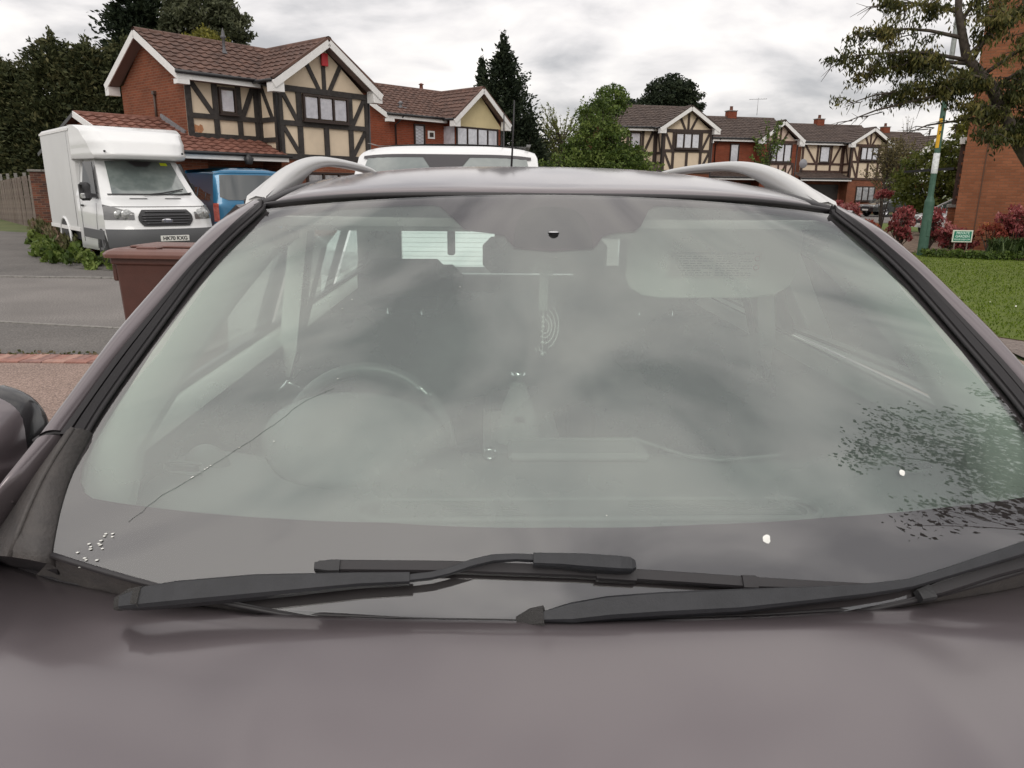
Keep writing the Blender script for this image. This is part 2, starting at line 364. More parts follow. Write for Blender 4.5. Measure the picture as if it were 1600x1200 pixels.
# kerbs: dropped, nearly flush
def kerb(name, pts, w=.07, z0=-.01, z1=.026):
    o = MB()
    for a, b in zip(pts[:-1], pts[1:]):
        L = math.dist(a, b); n = max(1, int(L/.9))
        for i in range(n):
            p = [a[k]+(b[k]-a[k])*i/n for k in (0,1)]; q = [a[k]+(b[k]-a[k])*((i+1)/n-.012/(L/n)/n) for k in (0,1)]
            o.bar((*p, (z0+z1)/2), (*q, (z0+z1)/2), w, z1-z0)
    return struct(o.build(name, concrete, bevel=.006))
kerb('kerb', [(-20,12.66),(-12,12.64),(-8.8,12.62),(-5.2,12.56)])
kerb('kerb', [(-20,8.42),(-9,8.42),(-5.94,8.37),(-4.43,8.05),(-3,7.98),(0,8.33)], .05, -.01, .02)
drive = sheet('driveway', [(-14,-6),(4.9,-6),(4.9,7.0),(3,6.96),(-2,6.70),(-14,6.70)], .004, pebble)
sheet('side_path', [(4.96,-6),(7.2,-6),(7.4,3),(7.3,6.2),(7.0,7.3),(6.0,8.15),(5.2,8.28),(4.96,7.0)], .02, speck('path_slab', (.20,.16,.14), (.3,.26,.23), (.12,.1,.09), 30))
pv = [mat('paver_a', (.30,.15,.12), .9, var=.2, vscale=30, bump=.4, bscale=90), mat('paver_b', (.36,.21,.17), .9, var=.2, vscale=30, bump=.4, bscale=90), mat('paver_c', (.25,.14,.12), .9, var=.25, vscale=30, bump=.4, bscale=90)]
pm = []
for k in range(3):
    for sz in ((.098,.198),(.198,.098)):
        o = MB().bbox((-sz[0]/2, -sz[1]/2, -.02), (sz[0]/2, sz[1]/2, .014), .005); 
        me = bpy.data.meshes.new('brick'); me.from_pydata(o.v, [], o.f); me.materials.append(pv[k]); pm.append(me)
def brick(me, x, y, par, rz=0):
    o = bpy.data.objects.new('brick', me); col.objects.link(o); o.parent = par; o.location = (x, y, .004+rng.uniform(-.002,.002)); o.rotation_euler = (rng.normal()*.006, rng.normal()*.006, rz+rng.normal()*.012)
for i in range(64): brick(pm[2*(i*7 % 3)], -8.2+i*.104, 6.59, drive)
for i in range(32): brick(pm[2*(i*5 % 3)+1], -8.2+i*.205, 6.435, drive)
# lawn on the right
lawn_poly = [(5.62,7.6),(8,6.4),(40,5),(40,16),(20,16.2),(15,16.3),(12.6,16.9),(11.3,18.4),(9.8,20.6),(7.2,21),(6.6,14),(5.3,9.6),(5.1,8.35)]
sheet('lawn', lawn_poly, .03, grassm)
struct(MB().prism([(x,y,-.01) for x,y in lawn_poly], (0,0,.036)).build('lawn_bank', soil))
sheet('planting_bed', [(20,16.2),(15,16.3),(12.6,16.9),(11.3,18.4),(9.8,20.6),(9,27),(12,30),(16,30),(40,30),(40,16)], .045, soil)
sheet('far_verge', [(10,27),(18,31),(34,35),(60,38),(60,40.6),(20,39),(9,33)], .02, grassm)
sheet('van_drive', [(-16.0,24.5),(-12.4,19.2),(-10.4,16.1),(-8.4,14.1),(-6.6,13.4),(-4.8,13.0),(-3.6,13.6),(-3.4,24),(-9.4,24.2)], .012, speck('old_concrete', (.13,.12,.11), (.2,.19,.17), (.08,.075,.07), 25))
# grass blades at the near lawn (seen large) and weeds
def in_poly(x, y, poly):
    c = False
    for (x0,y0),(x1,y1) in zip(poly, poly[1:]+poly[:1]):
        if (y0 > y) != (y1 > y) and x < (x1-x0)*(y-y0)/(y1-y0)+x0: c = not c
    return c
gl = leaf_mat('grass_blade', [(.065,.105,.008),(.11,.17,.012),(.16,.22,.02)], .8, .2)
P = []
while len(P) < 60000:
    x = rng.uniform(5.1, 20); y = rng.uniform(6.4, 21)
    if in_poly(x, y, lawn_poly) and rng.uniform() < min(1, 9/y): P.append((x, y, .045))
o = leaves('grass', P, .016, gl, None, elong=2.2, dirs=np.tile([0,0,1.], (len(P),1)), jitter=.5, kind='stuff')
tag(o, 'short mown green lawn grass right of the parked purple-grey car', 'grass')
P = [(rng.uniform(5.3,12), rng.uniform(7.8,17), .075) for _ in range(60)]; P = [p for p in P if in_poly(p[0], p[1], lawn_poly)]
o = leaves('daisy', P, .028, mat('daisy_white', (.75,.75,.68), .7), None, elong=1, kind='stuff'); tag(o, 'tiny white daisies dotted over the mown lawn', 'flowers')

# ================================================================== houses
brk = {'A': brick_mat('brick_orange', (.235,.076,.040), (.165,.055,.032), (.22,.12,.08)),
       'B': brick_mat('brick_red', (.26,.060,.028), (.19,.045,.022), (.20,.10,.07)),
       'R': brick_mat('brick_near', (.28,.108,.056), (.215,.082,.042), (.20,.10,.06), ms=.009)}
render_cream = mat('cream_render', (.66,.545,.41), .85, var=.09, vscale=1.1, detail=8)
render_pink = mat('pale_pink_render', (.64,.50,.42), .85, var=.05, vscale=1.6, detail=8)
render_yellow = mat('yellow_cladding', (.62,.52,.30), .8, var=.05, vscale=1.6)
timber = mat('black_stained_timber', (.035,.030,.028), .7, var=.35, vscale=9, bump=.3, bscale=40)
timber_br = mat('brown_stained_timber', (.060,.030,.022), .7, var=.35, vscale=9, bump=.3, bscale=40)
white_pvc = mat('white_fascia', (.78,.77,.76), .45, var=.04, vscale=5)
black_pvc = mat('black_gutter', (.02,.02,.022), .4)
soffit_m = mat('brown_soffit', (.20,.14,.125), .8)
frame_m = mat('dark_window_frame', (.035,.022,.018), .5)
pane_m = mat('curtained_window_glass', (.48,.49,.54), .08, c2=(.62,.63,.68), vscale=6, spec=1.0, coat=1.0)
pane_dk = mat('dark_window_glass', (.03,.034,.04), .06, spec=1.0, coat=1.0)
lead_m = mat('lead_flashing', (.20,.20,.21), .6, var=.3, vscale=20)
tile_m = {'A': mat('roof_tile_brown', (.070,.040,.032), .85, c2=(.15,.082,.062), vscale=2.6, bump=.5, bscale=30, detail=9),
          'L': mat('roof_tile_red', (.13,.052,.036), .85, c2=(.24,.105,.075), vscale=3.0, bump=.5, bscale=30, detail=9),
          'C': mat('roof_tile_dark', (.060,.042,.036), .85, c2=(.10,.072,.060), vscale=2.2, bump=.5, bscale=30, detail=9)}

def tiles(mb, a, U, S, L, H, tw=.30, th=.30, seg=6, amp=.026, clipL=None, clipR=None):
    """pantile field: eave corner a, unit U along eave, unit S up slope, eave length L, slope length H"""
    a, U, S = Vector(a), Vector(U), Vector(S); N = U.cross(S).normalized()
    if N.z < 0: N = -N
    rows = int(H/th+.5); thh = H/rows
    nx = int(L/tw+.5)*seg
    for r_ in range(rows):
        G = []
        for k, (s, up) in enumerate(((0, .042), (1.04, .006))):
            row = []
            for i in range(nx+1):
                x = L*i/nx; s_ = (r_+s)*thh
                if clipL: x = max(x, clipL(s_))
                if clipR: x = min(x, clipR(s_))
                w = sin(2*pi*(x/tw)); w = amp*(w if w > -.3 else -.3)
                row.append(a+U*x+S*s_+N*(w+up+.008*((i//seg*31+r_*17) % 5)/5))
            G.append(row)
        low = [p-N*.035 for p in G[0]]
        mb.grid([low]+G, smooth=False)
def house(name, label, cat, origin, yaw, R_, Bw, p, D, st, tilekey, zt=4.45, zr=6.1, za=5.93, seg=6, group=None, garage=0, dark=timber, extra=True, gable='tudor', rec='tudor', panel=render_cream, left_wall=True, brick='A', chimney=False, zb=2.37, zm=3.42):
    t = thing(name, label, cat, (origin[0], origin[1], 0), R(yaw), group)
    W = R_+Bw; ze = zt+.17
    # --- brick body (one closed shell), gable ends
    b = MB(); b.box((0, .0, -.1), (R_+.02, D, zt+.1)); b.box((R_, -p, -.1), (W, D, zb-.01)); b.box((R_+.01, -p+.02, zb-.02), (W-.01, D, zt+.1))
    hw = D/2+.02
    for u0, u1 in ((.003, .10), (W-.10, W-.003)):
        b.prism([(u0, .01, zt), (u0, D-.01, zt), (u0, D/2, zr-.12)], (u1-u0, 0, 0))
    b.build('wall', brk[brick], t, uv=True)
    # --- main roof
    ev, run, rise = -.34, D/2+.34, zr-ze
    sl = math.hypot(run, rise); S = Vector((0, run/sl, rise/sl)); S2 = Vector((0, -run/sl, rise/sl))
    rf = MB(); tiles(rf, (-.34, ev, ze), (1,0,0), S, W+.62, sl, seg=seg)
    rf.add([(-.34, D+.34, ze), (W+.28, D+.34, ze), (W+.28, D/2, zr), (-.34, D/2, zr)], [(0,1,2,3)])
    rf.add([(-.33, ev, ze-.01), (W+.27, ev, ze-.01), (W+.27, D/2, zr-.02), (-.33, D/2, zr-.02)], [(0,1,2,3)])
    rf.build('roof', tile_m[tilekey], t)
    rd = MB()
    n = int((W+.62)/.42)
    for i in range(n):
        x0 = -.34+(W+.62)*i/n; x1 = x0+(W+.62)/n-.012
        rd.grid([[(x, D/2+.13*cos(a), zr-.05+.12*sin(a)) for a in np.linspace(-.2, pi+.2, 7)] for x in (x0, x1)])
    rd.build('ridge_tiles', tile_m[tilekey], t, kind='stuff')
    # fascia, gutter on the recess
    MB().box((-.36, ev-.02, ze-.21), (R_-.12, ev+.02, ze-.03)).build('fascia', white_pvc, t)
    MB().box((-.34, ev+.022, ze-.208), (R_-.05, -.002, ze-.19)).build('soffit', soffit_m, t)
    MB().tube([(-.40, ev-.07, ze-.03), (R_-.02, ev-.07, ze-.03)], .055, 8).build('gutter', black_pvc, t)
    # barge boards at the left gable end
    for (q0, q1) in (((ev, ze-.12), (D/2, zr-.12)), ((D+.34, ze-.12), (D/2, zr-.12))):
        MB().bar((-.345, q0[0], q0[1]), (-.345, q1[0], q1[1]), .03, .20).build('bargeboard', white_pvc, t)
        MB().bar((-.16, q0[0]+(.02 if q0[0] < 0 else -.02), q0[1]-.07), (-.16, q1[0], q1[1]-.07), .33, .015).build('soffit', soffit_m, t)
    MB().box((-.35, D+.10, ze-.36), (-.002, D+.36, ze-.1)).build('bargeboard', white_pvc, t)
    MB().box((-.35, ev-.03, ze-.34), (-.002, ev+.20, ze-.215)).build('bargeboard', white_pvc, t)
    # --- bay gable roof
    bu = R_+Bw/2; hb = Bw/2+.30; sl2 = math.hypot(hb, za-ze+.06); f = -p-.36
    Lb = p+.36+ (za-ze)/(rise)*run-.30
    gr = MB()
    Sx = Vector((hb/sl2, 0, (za-ze+.06)/sl2))
    cl = lambda s: 0.0
    vend = lambda s: .36+p-.34+ (s*(za-ze+.06)/sl2-.06)/rise*run+.05
    tiles(gr, (bu-hb, f, ze-.06), (0,1,0), Sx, Lb, sl2, seg=max(2, seg//2), clipR=vend)
    Sx2 = Vector((-hb/sl2, 0, (za-ze+.06)/sl2))
    tiles(gr, (bu+hb, f, ze-.06), (0,1,0), Sx2, Lb, sl2, seg=max(2, seg//2), clipR=vend)
    gr.add([(bu-hb, f, ze-.05), (bu, f, za-.02), (bu, f+Lb, za-.02), (bu-hb, f+Lb*.2, ze-.05), (bu+hb, f, ze-.05), (bu+hb, f+Lb*.2, ze-.05)], [(0,1,2,3), (4,5,2,1)])
    gr.grid([[(bu+.12*cos(a), y, za-.03+.11*sin(a)) for a in np.linspace(-.3, pi+.3, 7)] for y in np.linspace(f-.02, f+Lb, 9)])
    gr.build('bay_roof', tile_m[tilekey], t)
    for s in (-1, 1):
        MB().bar((bu+s*(hb+.03), f-.03, ze-.20), (bu, f-.03, za-.12), .03, .20).build('bargeboard', white_pvc, t)
        MB().prism([(bu+s*(hb+.05), f-.014, ze-.07), (bu+s*(hb+.05), f-.014, ze-.38), (bu+s*(hb-.33), f-.014, ze-.38), (bu+s*(hb-.33), f-.014, ze+.02)], (0, .32, 0)).build('bargeboard', white_pvc, t)
        MB().bar((bu+s*(hb-.02), f+.18, ze-.22), (bu, f+.18, za-.20), .32, .015).build('soffit', soffit_m, t)
        MB().bar((bu+s*(hb+.06), f+.02, ze-.02), (bu, f+.02, za+.02), .10, .07).build('verge_tiles', tile_m[tilekey], t)
        MB().tube([(bu+s*(hb+.06), f+.02, ze-.07), (bu+s*(hb+.06), f+p+.2, ze-.07)], .05, 8).build('gutter', black_pvc, t)
    # --- bay front
    y0 = -p
    zg = zt-.05
    pn = MB()
    pn.add([(R_, y0, zb), (W, y0, zb), (W, y0, zg), (bu, y0, za-.2), (R_, y0, zg)], [(0,1,2,3,4)])
    pn.add([(R_, y0, zb), (R_, y0+.05, zb), (R_, y0+.05, zg), (R_, y0, zg)], [(0,1,2,3)])
    if gable == 'tudor': pn.build('render_panel', panel, t)
    else:
        MB().add([(R_, y0, zg-.1), (W, y0, zg-.1), (W, y0, zg), (bu, y0, za-.2), (R_, y0, zg)], [(0,1,2,3,4)]).build('render_panel', panel, t)
        MB().box((R_+.01, y0+.004, zb-.1), (W-.01, y0+.08, zt-.1)).build('bay_wall', brk[brick], t, uv=True)
    def beam(a, b_, w=.15, y=y0, dpt=.05, m=dark, name='beam'):
        MB().bar((a[0], y-dpt/2, a[1]), (b_[0], y-dpt/2, b_[1]), dpt, w, up=(0,0,1) if abs(a[0]-b_[0]) > abs(a[1]-b_[1]) else (1,0,0)).build(name, m, t)
    X = lambda k: R_+Bw*k
    w = Bw*.052
    def window(x0, x1, z0, z1, n, y, pm=pane_m, d=.08, lead=False):
        f_ = MB(); fw = .055
        f_.box((x0, y-d, z0), (x1, y+.01, z0+fw)); f_.box((x0, y-d, z1-fw), (x1, y+.01, z1)); f_.box((x0-.04, y-d-.04, z0-.04), (x1+.04, y, z0-.002))
        for i in range(n+1):
            xx = x0+(x1-x0-fw)*i/n; f_.box((xx, y-d+.002, z0+fw), (xx+fw, y+.01, z1-fw))
        wo = f_.build('window', frame_m, t)
        cw = (x1-x0-fw)/n
        for i in range(n):
            a = x0+fw+cw*i+.002; MB().box((a+.03, y-d*.55, z0+fw+.03), (a+cw-fw-.034, y-d*.4, z1-fw-.03)).build('pane', pm, wo)
            if lead:
                lm = MB(); cxs = (a+.03, a+cw-fw-.034)
                for q in np.linspace(-.9, 1, 9):
                    za_, zb_ = z0+fw+(z1-z0-2*fw)*max(0, q), z0+fw+(z1-z0-2*fw)*min(1, q+.45)
                lm.bar((cxs[0], y-d*.6, z0+.2), (cxs[1], y-d*.6, z0+.45), .008, .008)
                for q in range(8):
                    z_ = z0+.1+q*.14
                    if z_+.22 < z1-.08:
                        lm.bar((cxs[0], y-d*.58, z_), (cxs[1], y-d*.58, z_+.2), .008, .01); lm.bar((cxs[1], y-d*.58, z_), (cxs[0], y-d*.58, z_+.2), .008, .01)
                lm.build('glazing_bar', lead_m, wo)
        return wo
    if gable == 'tudor':
        beam((X(0), zt-.04), (X(1), zt-.04), .17, dpt=.062); beam((X(0), zm), (X(1), zm), .15, dpt=.06); beam((X(0), zb+.07), (X(1), zb+.07), .17, dpt=.062)
        for k in (.215, .785): beam((X(k), zb+.15), (X(k), zt-.12), w*1.0, dpt=.05)
        for k in (.022, .978): beam((X(k), zb+.15), (X(k), zt-.12), .13 if k < .5 else .12, dpt=.056)
        beam((X(.5), zb+.15), (X(.5), zm-.07), w, dpt=.05)
        beam((X(.045), zt-.13), (X(.19), zm+.08), .13, dpt=.042); beam((X(.955), zt-.13), (X(.81), zm+.08), .13, dpt=.042)
        beam((X(.04), zm-.1), (X(.2), zb+.15), .13, dpt=.042); beam((X(.96), zm-.1), (X(.8), zb+.15), .13, dpt=.042)
        beam((X(.5), zt+.04), (X(.5), za-.38), .13, dpt=.042)
        beam((X(.44), zt+.03), (X(.31), zt+.80), .13, dpt=.042); beam((X(.56), zt+.03), (X(.69), zt+.80), .13, dpt=.042)
        window(X(.245), X(.745), zm+.10, zt-.15, 3, y0-.06)
    elif gable == 'half':      # pale gable on brick with timbered apron
        beam((X(0), zt-.04), (X(1), zt-.04), .15, dpt=.062, m=timber_br)
        for k, q in ((.5,.5),(.42,.28),(.58,.72)): beam((X(k), zt+.03), (X(q), za-.40 if q == .5 else zt+.62), .11, dpt=.042, m=timber_br)
        MB().box((X(.2), y0-.05, zb), (X(.95), y0+.003, zm-.15)).build('render_panel', panel, t)
        beam((X(.2), zm-.12), (X(.95), zm-.12), .12, y=y0-.05, m=timber_br)
        for k in (.22,.5,.72,.93): beam((X(k), zb+.05), (X(k), zm-.18), .1, y=y0-.05, m=timber_br)
        beam((X(.55), zb+.05), (X(.70), zm-.18), .09, y=y0-.05, m=timber_br, dpt=.042); beam((X(.9), zm-.2), (X(.75), zb+.05), .09, y=y0-.05, m=timber_br, dpt=.042)
        window(X(.2), X(.86), zm-.03, zt-.14, 3, y0-.01)
    else:
        window(X(.02), X(.92), zm-.55, zt-.16, 4, y0-.01)
        MB().box((X(-.01), y0+.02, zm-.55), (X(.0), y0+.75, zt-.16)).build('side_window', pane_m, t)
    # --- recess front
    Xr = lambda k: R_*k
    if rec == 'tudor':
        MB().box((0, -.012, zb+.45), (R_, .004, zt+.1)).build('render_panel', panel, t)
        ym = -.012; zl = zb+.55; zmid = zl+.58
        beam((Xr(0), zl+.03), (Xr(1), zl+.03), .16, y=ym, dpt=.062); beam((Xr(0), zmid), (Xr(1), zmid), .14, y=ym, dpt=.06)
        for k, ww in ((.035,.17),(.38,.16),(.70,.15),(.96,.20)): beam((Xr(k), zl+.1), (Xr(k), zt), ww, y=ym, dpt=.052)
        beam((Xr(.07), zt), (Xr(.35), zmid+.05), .14, y=ym, dpt=.042); beam((Xr(.92), zt), (Xr(.74), zmid+.05), .15, y=ym, dpt=.042)
        window(Xr(.425), Xr(.655), zmid+.10, zt-.10, 1, ym-.03)
        # return wall of the bay
        MB().box((R_-.012, -p+.003, zb+.30), (R_+.004, -.013, zt+.05)).build('render_panel', panel, t)
        for z_ in (zl+.0, zmid): MB().box((R_-.06, -p+.004, z_-.07), (R_-.013, -.014, z_+.07)).build('beam', dark, t)
        MB().bar((R_-.035, -p*.22, zt), (R_-.035, -p*.75, zmid), .046, .12, up=(0,1,0)).build('beam', dark, t)
        MB().box((R_-.064, -p-.055, zb-.02), (R_-.003, -p+.13, zt+.05)).build('beam', dark, t)
        MB().box((R_-.064, -.16, zl), (R_-.013, -.076, zt+.05)).build('beam', dark, t)
    else:
        window(Xr(.42), Xr(.62), zm-.35, zt-.15, 1, -.005, lead=(rec == 'lead'))
    # downpipe
    dp = (R_-.10, -p-.10) if rec == 'tudor' else (.28, -.06)
    if rec == 'tudor': MB().tube([(R_-.25, ev-.04, ze-.06), (R_-.14, -p-.12, ze-.28), (dp[0], dp[1], ze-.40), (dp[0], dp[1], zb-.1)], .034, 8).build('downpipe', black_pvc, t)
    else: MB().tube([(.5, ev-.04, ze-.06), (.3, ev+.1, ze-.34), (.28, -.06, ze-.42), (.28, -.06, zb)], .034, 8).build('downpipe', black_pvc, t)
    MB().tube([(W+.05, -p-.02, ze-.3), (W+.05, -p-.02, .1)], .034, 8).build('downpipe', black_pvc, t)
    # --- lean-to roof over garage and porch, continuing left as the garage roof
    g0 = -garage if garage else -.1
    zl0, yl0 = zb+.06, -p-.36; sl3 = math.hypot(1, .352); S3 = Vector((0, 1/sl3, .352/sl3))
    lr = MB(); Lr = (R_+.04)-g0
    key = 'L' if tilekey == 'A' else tilekey
    if garage:
        yr = 1.5; tiles(lr, (g0-.2, yl0, zl0), (1,0,0), S3, garage+.2, (yr-yl0)*sl3, seg=seg); tiles(lr, (0.004, yl0, zl0), (1,0,0), S3, R_+.02, (-yl0)*sl3-.02, seg=seg)
        zrr = zl0+(yr-yl0)*.352
        lr.add([(g0-.2, yr, zrr), (0, yr, zrr), (0, yr+3, zl0), (g0-.2, yr+3, zl0)], [(0,1,2,3)])
        lr.grid([[(x, yr+.1*cos(a), zrr-.04+.11*sin(a)) for a in np.linspace(-.2, pi+.2, 7)] for x in np.linspace(g0-.2, -.01, 8)])
        gw = MB(); gw.box((g0, yl0+.4, -.1), (-.003, yr+2.6, zl0)); gw.prism([(g0, yl0+.4, zl0-.01), (g0, yr+2.6, zl0-.01), (g0, yr, zrr-.15)], (.12, 0, 0)); gw.build('garage_wall', brk[brick], t, uv=True)
        MB().bar((g0-.21, yl0, zl0-.03), (g0-.21, yr, zrr-.03), .03, .16).build('bargeboard', white_pvc, t); MB().bar((g0-.21, yr+3, zl0-.03), (g0-.21, yr, zrr-.03), .03, .10).build('bargeboard', black_pvc, t)
        MB().bar((-.03, .12, zl0+(.0-yl0)*.352+.10), (-.03, yr, zrr+.10), .05, .14).build('flashing', lead_m, t)
    else:
        tiles(lr, (g0-.5, yl0, zl0), (1,0,0), S3, R_+.5, (-yl0)*sl3-.02, seg=seg)
    lr.build('lean_to_roof', tile_m[key], t)
    gx = g0-.2 if garage else g0-.5
    MB().box((gx, yl0-.02, zl0-.17), (R_+.02, yl0+.02, zl0-.01)).build('fascia', white_pvc, t)
    MB().box((gx, yl0+.022, zl0-.15), (R_-.002, -.002, zl0-.13)).build('soffit', soffit_m, t)
    MB().tube([(gx, yl0-.06, zl0-.01), (R_+.1, yl0-.06, zl0-.01)], .05, 8).build('gutter', black_pvc, t)
    MB().box((.35, -.05, 0), (R_-.15, -.003, 2.1)).build('garage_door', mat('dark_door', (.03,.025,.022), .5, var=.3, vscale=4), t)
    MB().box((-.02, -.30, 0), (.25, -.003, zl0-.14)).build('pier', brk[brick], t, uv=True)
    window(X(.25), X(.8), .9, 2.0, 3, y0-.005, pm=mat('net_curtain_glass', (.25,.26,.27), .1, spec=1, coat=1, c2=(.45,.45,.46), vscale=7))
    if chimney:
        c = MB().box((W*.42, D/2-.25, zr-.3), (W*.42+.62, D/2+.25, zr+.38)).build('chimney', brk['B'], t, uv=True)
        MB().box((W*.42-.04, D/2-.29, zr+.383), (W*.42+.66, D/2+.29, zr+.44)).build('chimney_cap', concrete, c)
        MB().lathe([(.12, 0), (.10, .25), (.13, .27), (.09, .28)], (W*.42+.3, D/2, zr+.44), n=10).build('chimney_pot', tile_m['L'], c)
    return t, window

HA, wA = house('mock_tudor_house', 'nearest mock tudor house with cream panels, black beams and a red alarm box', 'house', (-9.37, 22.25), 50, 2.34, 3.40, 1.0, 4.0, 0, 'A', zr=5.93, za=5.93, seg=8, garage=2.25, group='detached houses along the close')
MB().bbox((3.93, -1.13, 5.18), (4.17, -1.063, 5.55), .012).build('alarm_box', mat('red_alarm', (.55,.03,.04), .4), HA)
MB().tube([(4.2, .75, 4.9), (4.2, .75, 5.2), (4.2,.75,5.3)], [.055, .05, .012], 10).build('vent_pipe', lead_m, HA)
vp = MB(); vp.lathe([(.11, 0), (.07, .06), (.045, .12), (.04, .42), (.075, .45), (.08, .5), (.045, .54), (.05, .58), (.005, .74)], (2.05, 1.25, 5.50), n=12); vp.build('vent_pipe', mat('flue_grey', (.10,.10,.11), .5), HA)
pt = MB(); pt.add([(.18,-.016,3.05),(.40,-.016,3.03),(.47,-.016,3.12),(.44,-.016,3.24),(.37,-.016,3.27),(.34,-.016,3.22),(.2,-.016,3.26)], [tuple(range(7))]); pt.build('bare_patch', mat('bare_brick_patch', (.42,.20,.10), .9, var=.2, vscale=20), HA)
MB().tube([(-.045, 1.75, 3.3), (-.045, 1.75, 4.15)], .035, 8).box((-.09, 1.68, 4.15), (-.01, 1.82, 4.25)).build('downpipe', mat('brown_pipe', (.07,.045,.035), .5), HA)
lt = MB().tube([(.95, -1.42, 2.2), (.95, -1.5, 2.3), (.95, -1.42, 2.42)], .02, 6).lathe([(.09, .0), (.14, .16), (.02, .28)], (.95, -1.5, 2.15), n=10); lt.build('wall_lantern', black_pvc, HA)

HB, _ = house('brick_house', 'red brick house with plain yellow gable over a wide curtained window', 'house', (-5.5, 34.2), 46, 3.15, 3.0, .75, 5.6, 0, 'A', zt=4.50, zr=6.25, za=6.1, seg=6, gable='plain', rec='lead', panel=render_yellow, brick='B', chimney=False, group='detached houses along the close')
MB().box((2.15,-.03,3.75),(2.55,-.003,4.1)).build('extractor_vent', white_pvc, HB); MB().box((2.24,-.05,3.83),(2.46,-.031,4.02)).build('extractor_grille', frame_m, HB)
MB().lathe([(.08,0),(.06,.12),(.14,.16),(.03,.25)], (.9, .35, 5.05), n=10).box((.65,.25,4.98),(1.15,.45,5.05)).build('flue_cowl', lead_m, HB)
cb = MB().box((4.0, 2.9, 5.9),(4.7,3.3,6.32)).build('chimney', brk['B'], HB, uv=True)
MB().lathe([(.1,0),(.08,.2),(.13,.22),(.13,.25),(.02,.3)], (4.35,3.1,6.32), n=10).build('chimney_pot', tile_m['L'], cb)
def at(o, yaw, u, v): a = R(yaw); return (o[0]+u*cos(a)-v*sin(a), o[1]+u*sin(a)+v*cos(a))
# far row: bay-left-front corners measured at the given places
def row(bay, yaw, R_, Bw, p, **k):
    o = at(bay, yaw, -R_, p); return o, yaw, R_, Bw, p
HC, _ = house('mock_tudor_house', 'cream mock tudor house behind the leafy bushes, first of the far row', 'house', at((8.63,45.0), 12, -2.95, .95), 12, 2.95, 3.04, .95, 5.6, 0, 'C', zt=4.95, zr=6.60, za=6.25, seg=4, group='detached houses along the close', dark=mat('dark_brown_beam', (.045,.030,.025), .7), zm=3.8, zb=2.55)
HD, _ = house('brick_house', 'red brick house with pale pink gable and brown struts, second of the far row', 'house', at((16.04,50.0), 12, -3.2, .8), 12, 3.2, 2.45, .8, 5.6, 0, 'C', zt=4.70, zr=6.42, za=5.95, seg=4, group='detached houses along the close', gable='half', rec='plain', panel=render_pink, brick='B', chimney=True)
HE, _ = house('mock_tudor_house', 'mock tudor house with satellite dish and photinia in front, third of the far row', 'house', at((24.9,57.0), 12, -3.55, .9), 12, 3.55, 2.95, .9, 5.6, 0, 'C', zt=4.95, zr=6.60, za=6.15, seg=3, group='detached houses along the close', dark=timber_br, chimney=True, zm=3.75, zb=2.45)
HF, _ = house('brick_house', 'farthest brick house with plain white gable, last of the far row behind the lamp post', 'house', at((33.09,63.0), 12, -3.6, .8), 12, 3.6, 2.45, .8, 5.6, 0, 'C', zt=4.75, zr=6.55, za=6.05, seg=3, group='detached houses along the close', gable='plain', rec='plain', panel=white_pvc, brick='B', chimney=True)
MB().box((3.3,-.86,2.35),(6.1,-.82,3.2)).build('white_panel', white_pvc, HF)
MB().lathe([(.02,0),(.2,.03),(.33,.10)], (-.25,-.9,3.55), axis='y', n=18).tube([(-.25,-.7,3.55),(-.1,-.4,3.1),(0,0,2.9)], .02, 6).build('satellite_dish', mat('dish_grey', (.25,.25,.27), .5), HE)
def aerial(x, y, z, lab):
    a = thing('tv_aerial', lab, 'aerial', (x, y, z)); m = MB().tube([(0,0,0),(0,0,1.1)], .015, 5).tube([(-.6,0,1.0),(.6,.1,1.05)], .012, 5)
    for i in range(7): m.tube([(-.5+i*.17,-.2,1.0+i*.008),(-.5+i*.17,.25,1.0+i*.008)], .008, 4)
    m.build('mast', mat('aerial_metal', (.35,.35,.36), .4, .8), a)
aerial(16.3, 52.6, 6.5, 'thin tv aerial on the chimney of the pink gabled brick house')
# small garage of E visible white
# right hand brick building (close)
rb = thing('brick_building', 'large orange brick gable wall rising out of frame behind the overhanging tree', 'house', (12.25, 21.0, 0), R(-31))
b = MB().box((0,0,-.1),(9,9,7.4)); b.prism([(0,0,7.4),(9,0,7.4),(4.5,0,9.4)], (0,9,0)); b.build('wall', brk['R'], rb, uv=True)
MB().box((.50,-.012,.3),(.53,.003,3.05)).build('movement_joint', mat('mastic', (.10,.05,.03), .8), rb)
MB().box((-.13,.45,1.25),(-.004,.62,2.86)).build('window_post', timber_br, rb); 
MB().box((-.24,.38,1.17),(-.003,1.7,1.248)).build('sill', concrete, rb); MB().box((-.20,.45,-.1),(-.003,1.6,1.168)).build('plinth', brk['R'], rb, uv=True)
MB().box((-.16,.3,2.87),(-.003,.9,3.05)).build('porch_fascia', white_pvc, rb); MB().bar((-1.6,3.0,2.2),(-.2,1.4,2.25),.06,.07).build('canopy_rail', black_pvc, rb)
toothed = MB()
for i in range(11): toothed.box((-.05 if i % 2 else -.02,.36,1.26+i*.15),(-.003,.44,1.26+i*.15+.075))
toothed.build('brick_toothing', brk['R'], rb, uv=True)
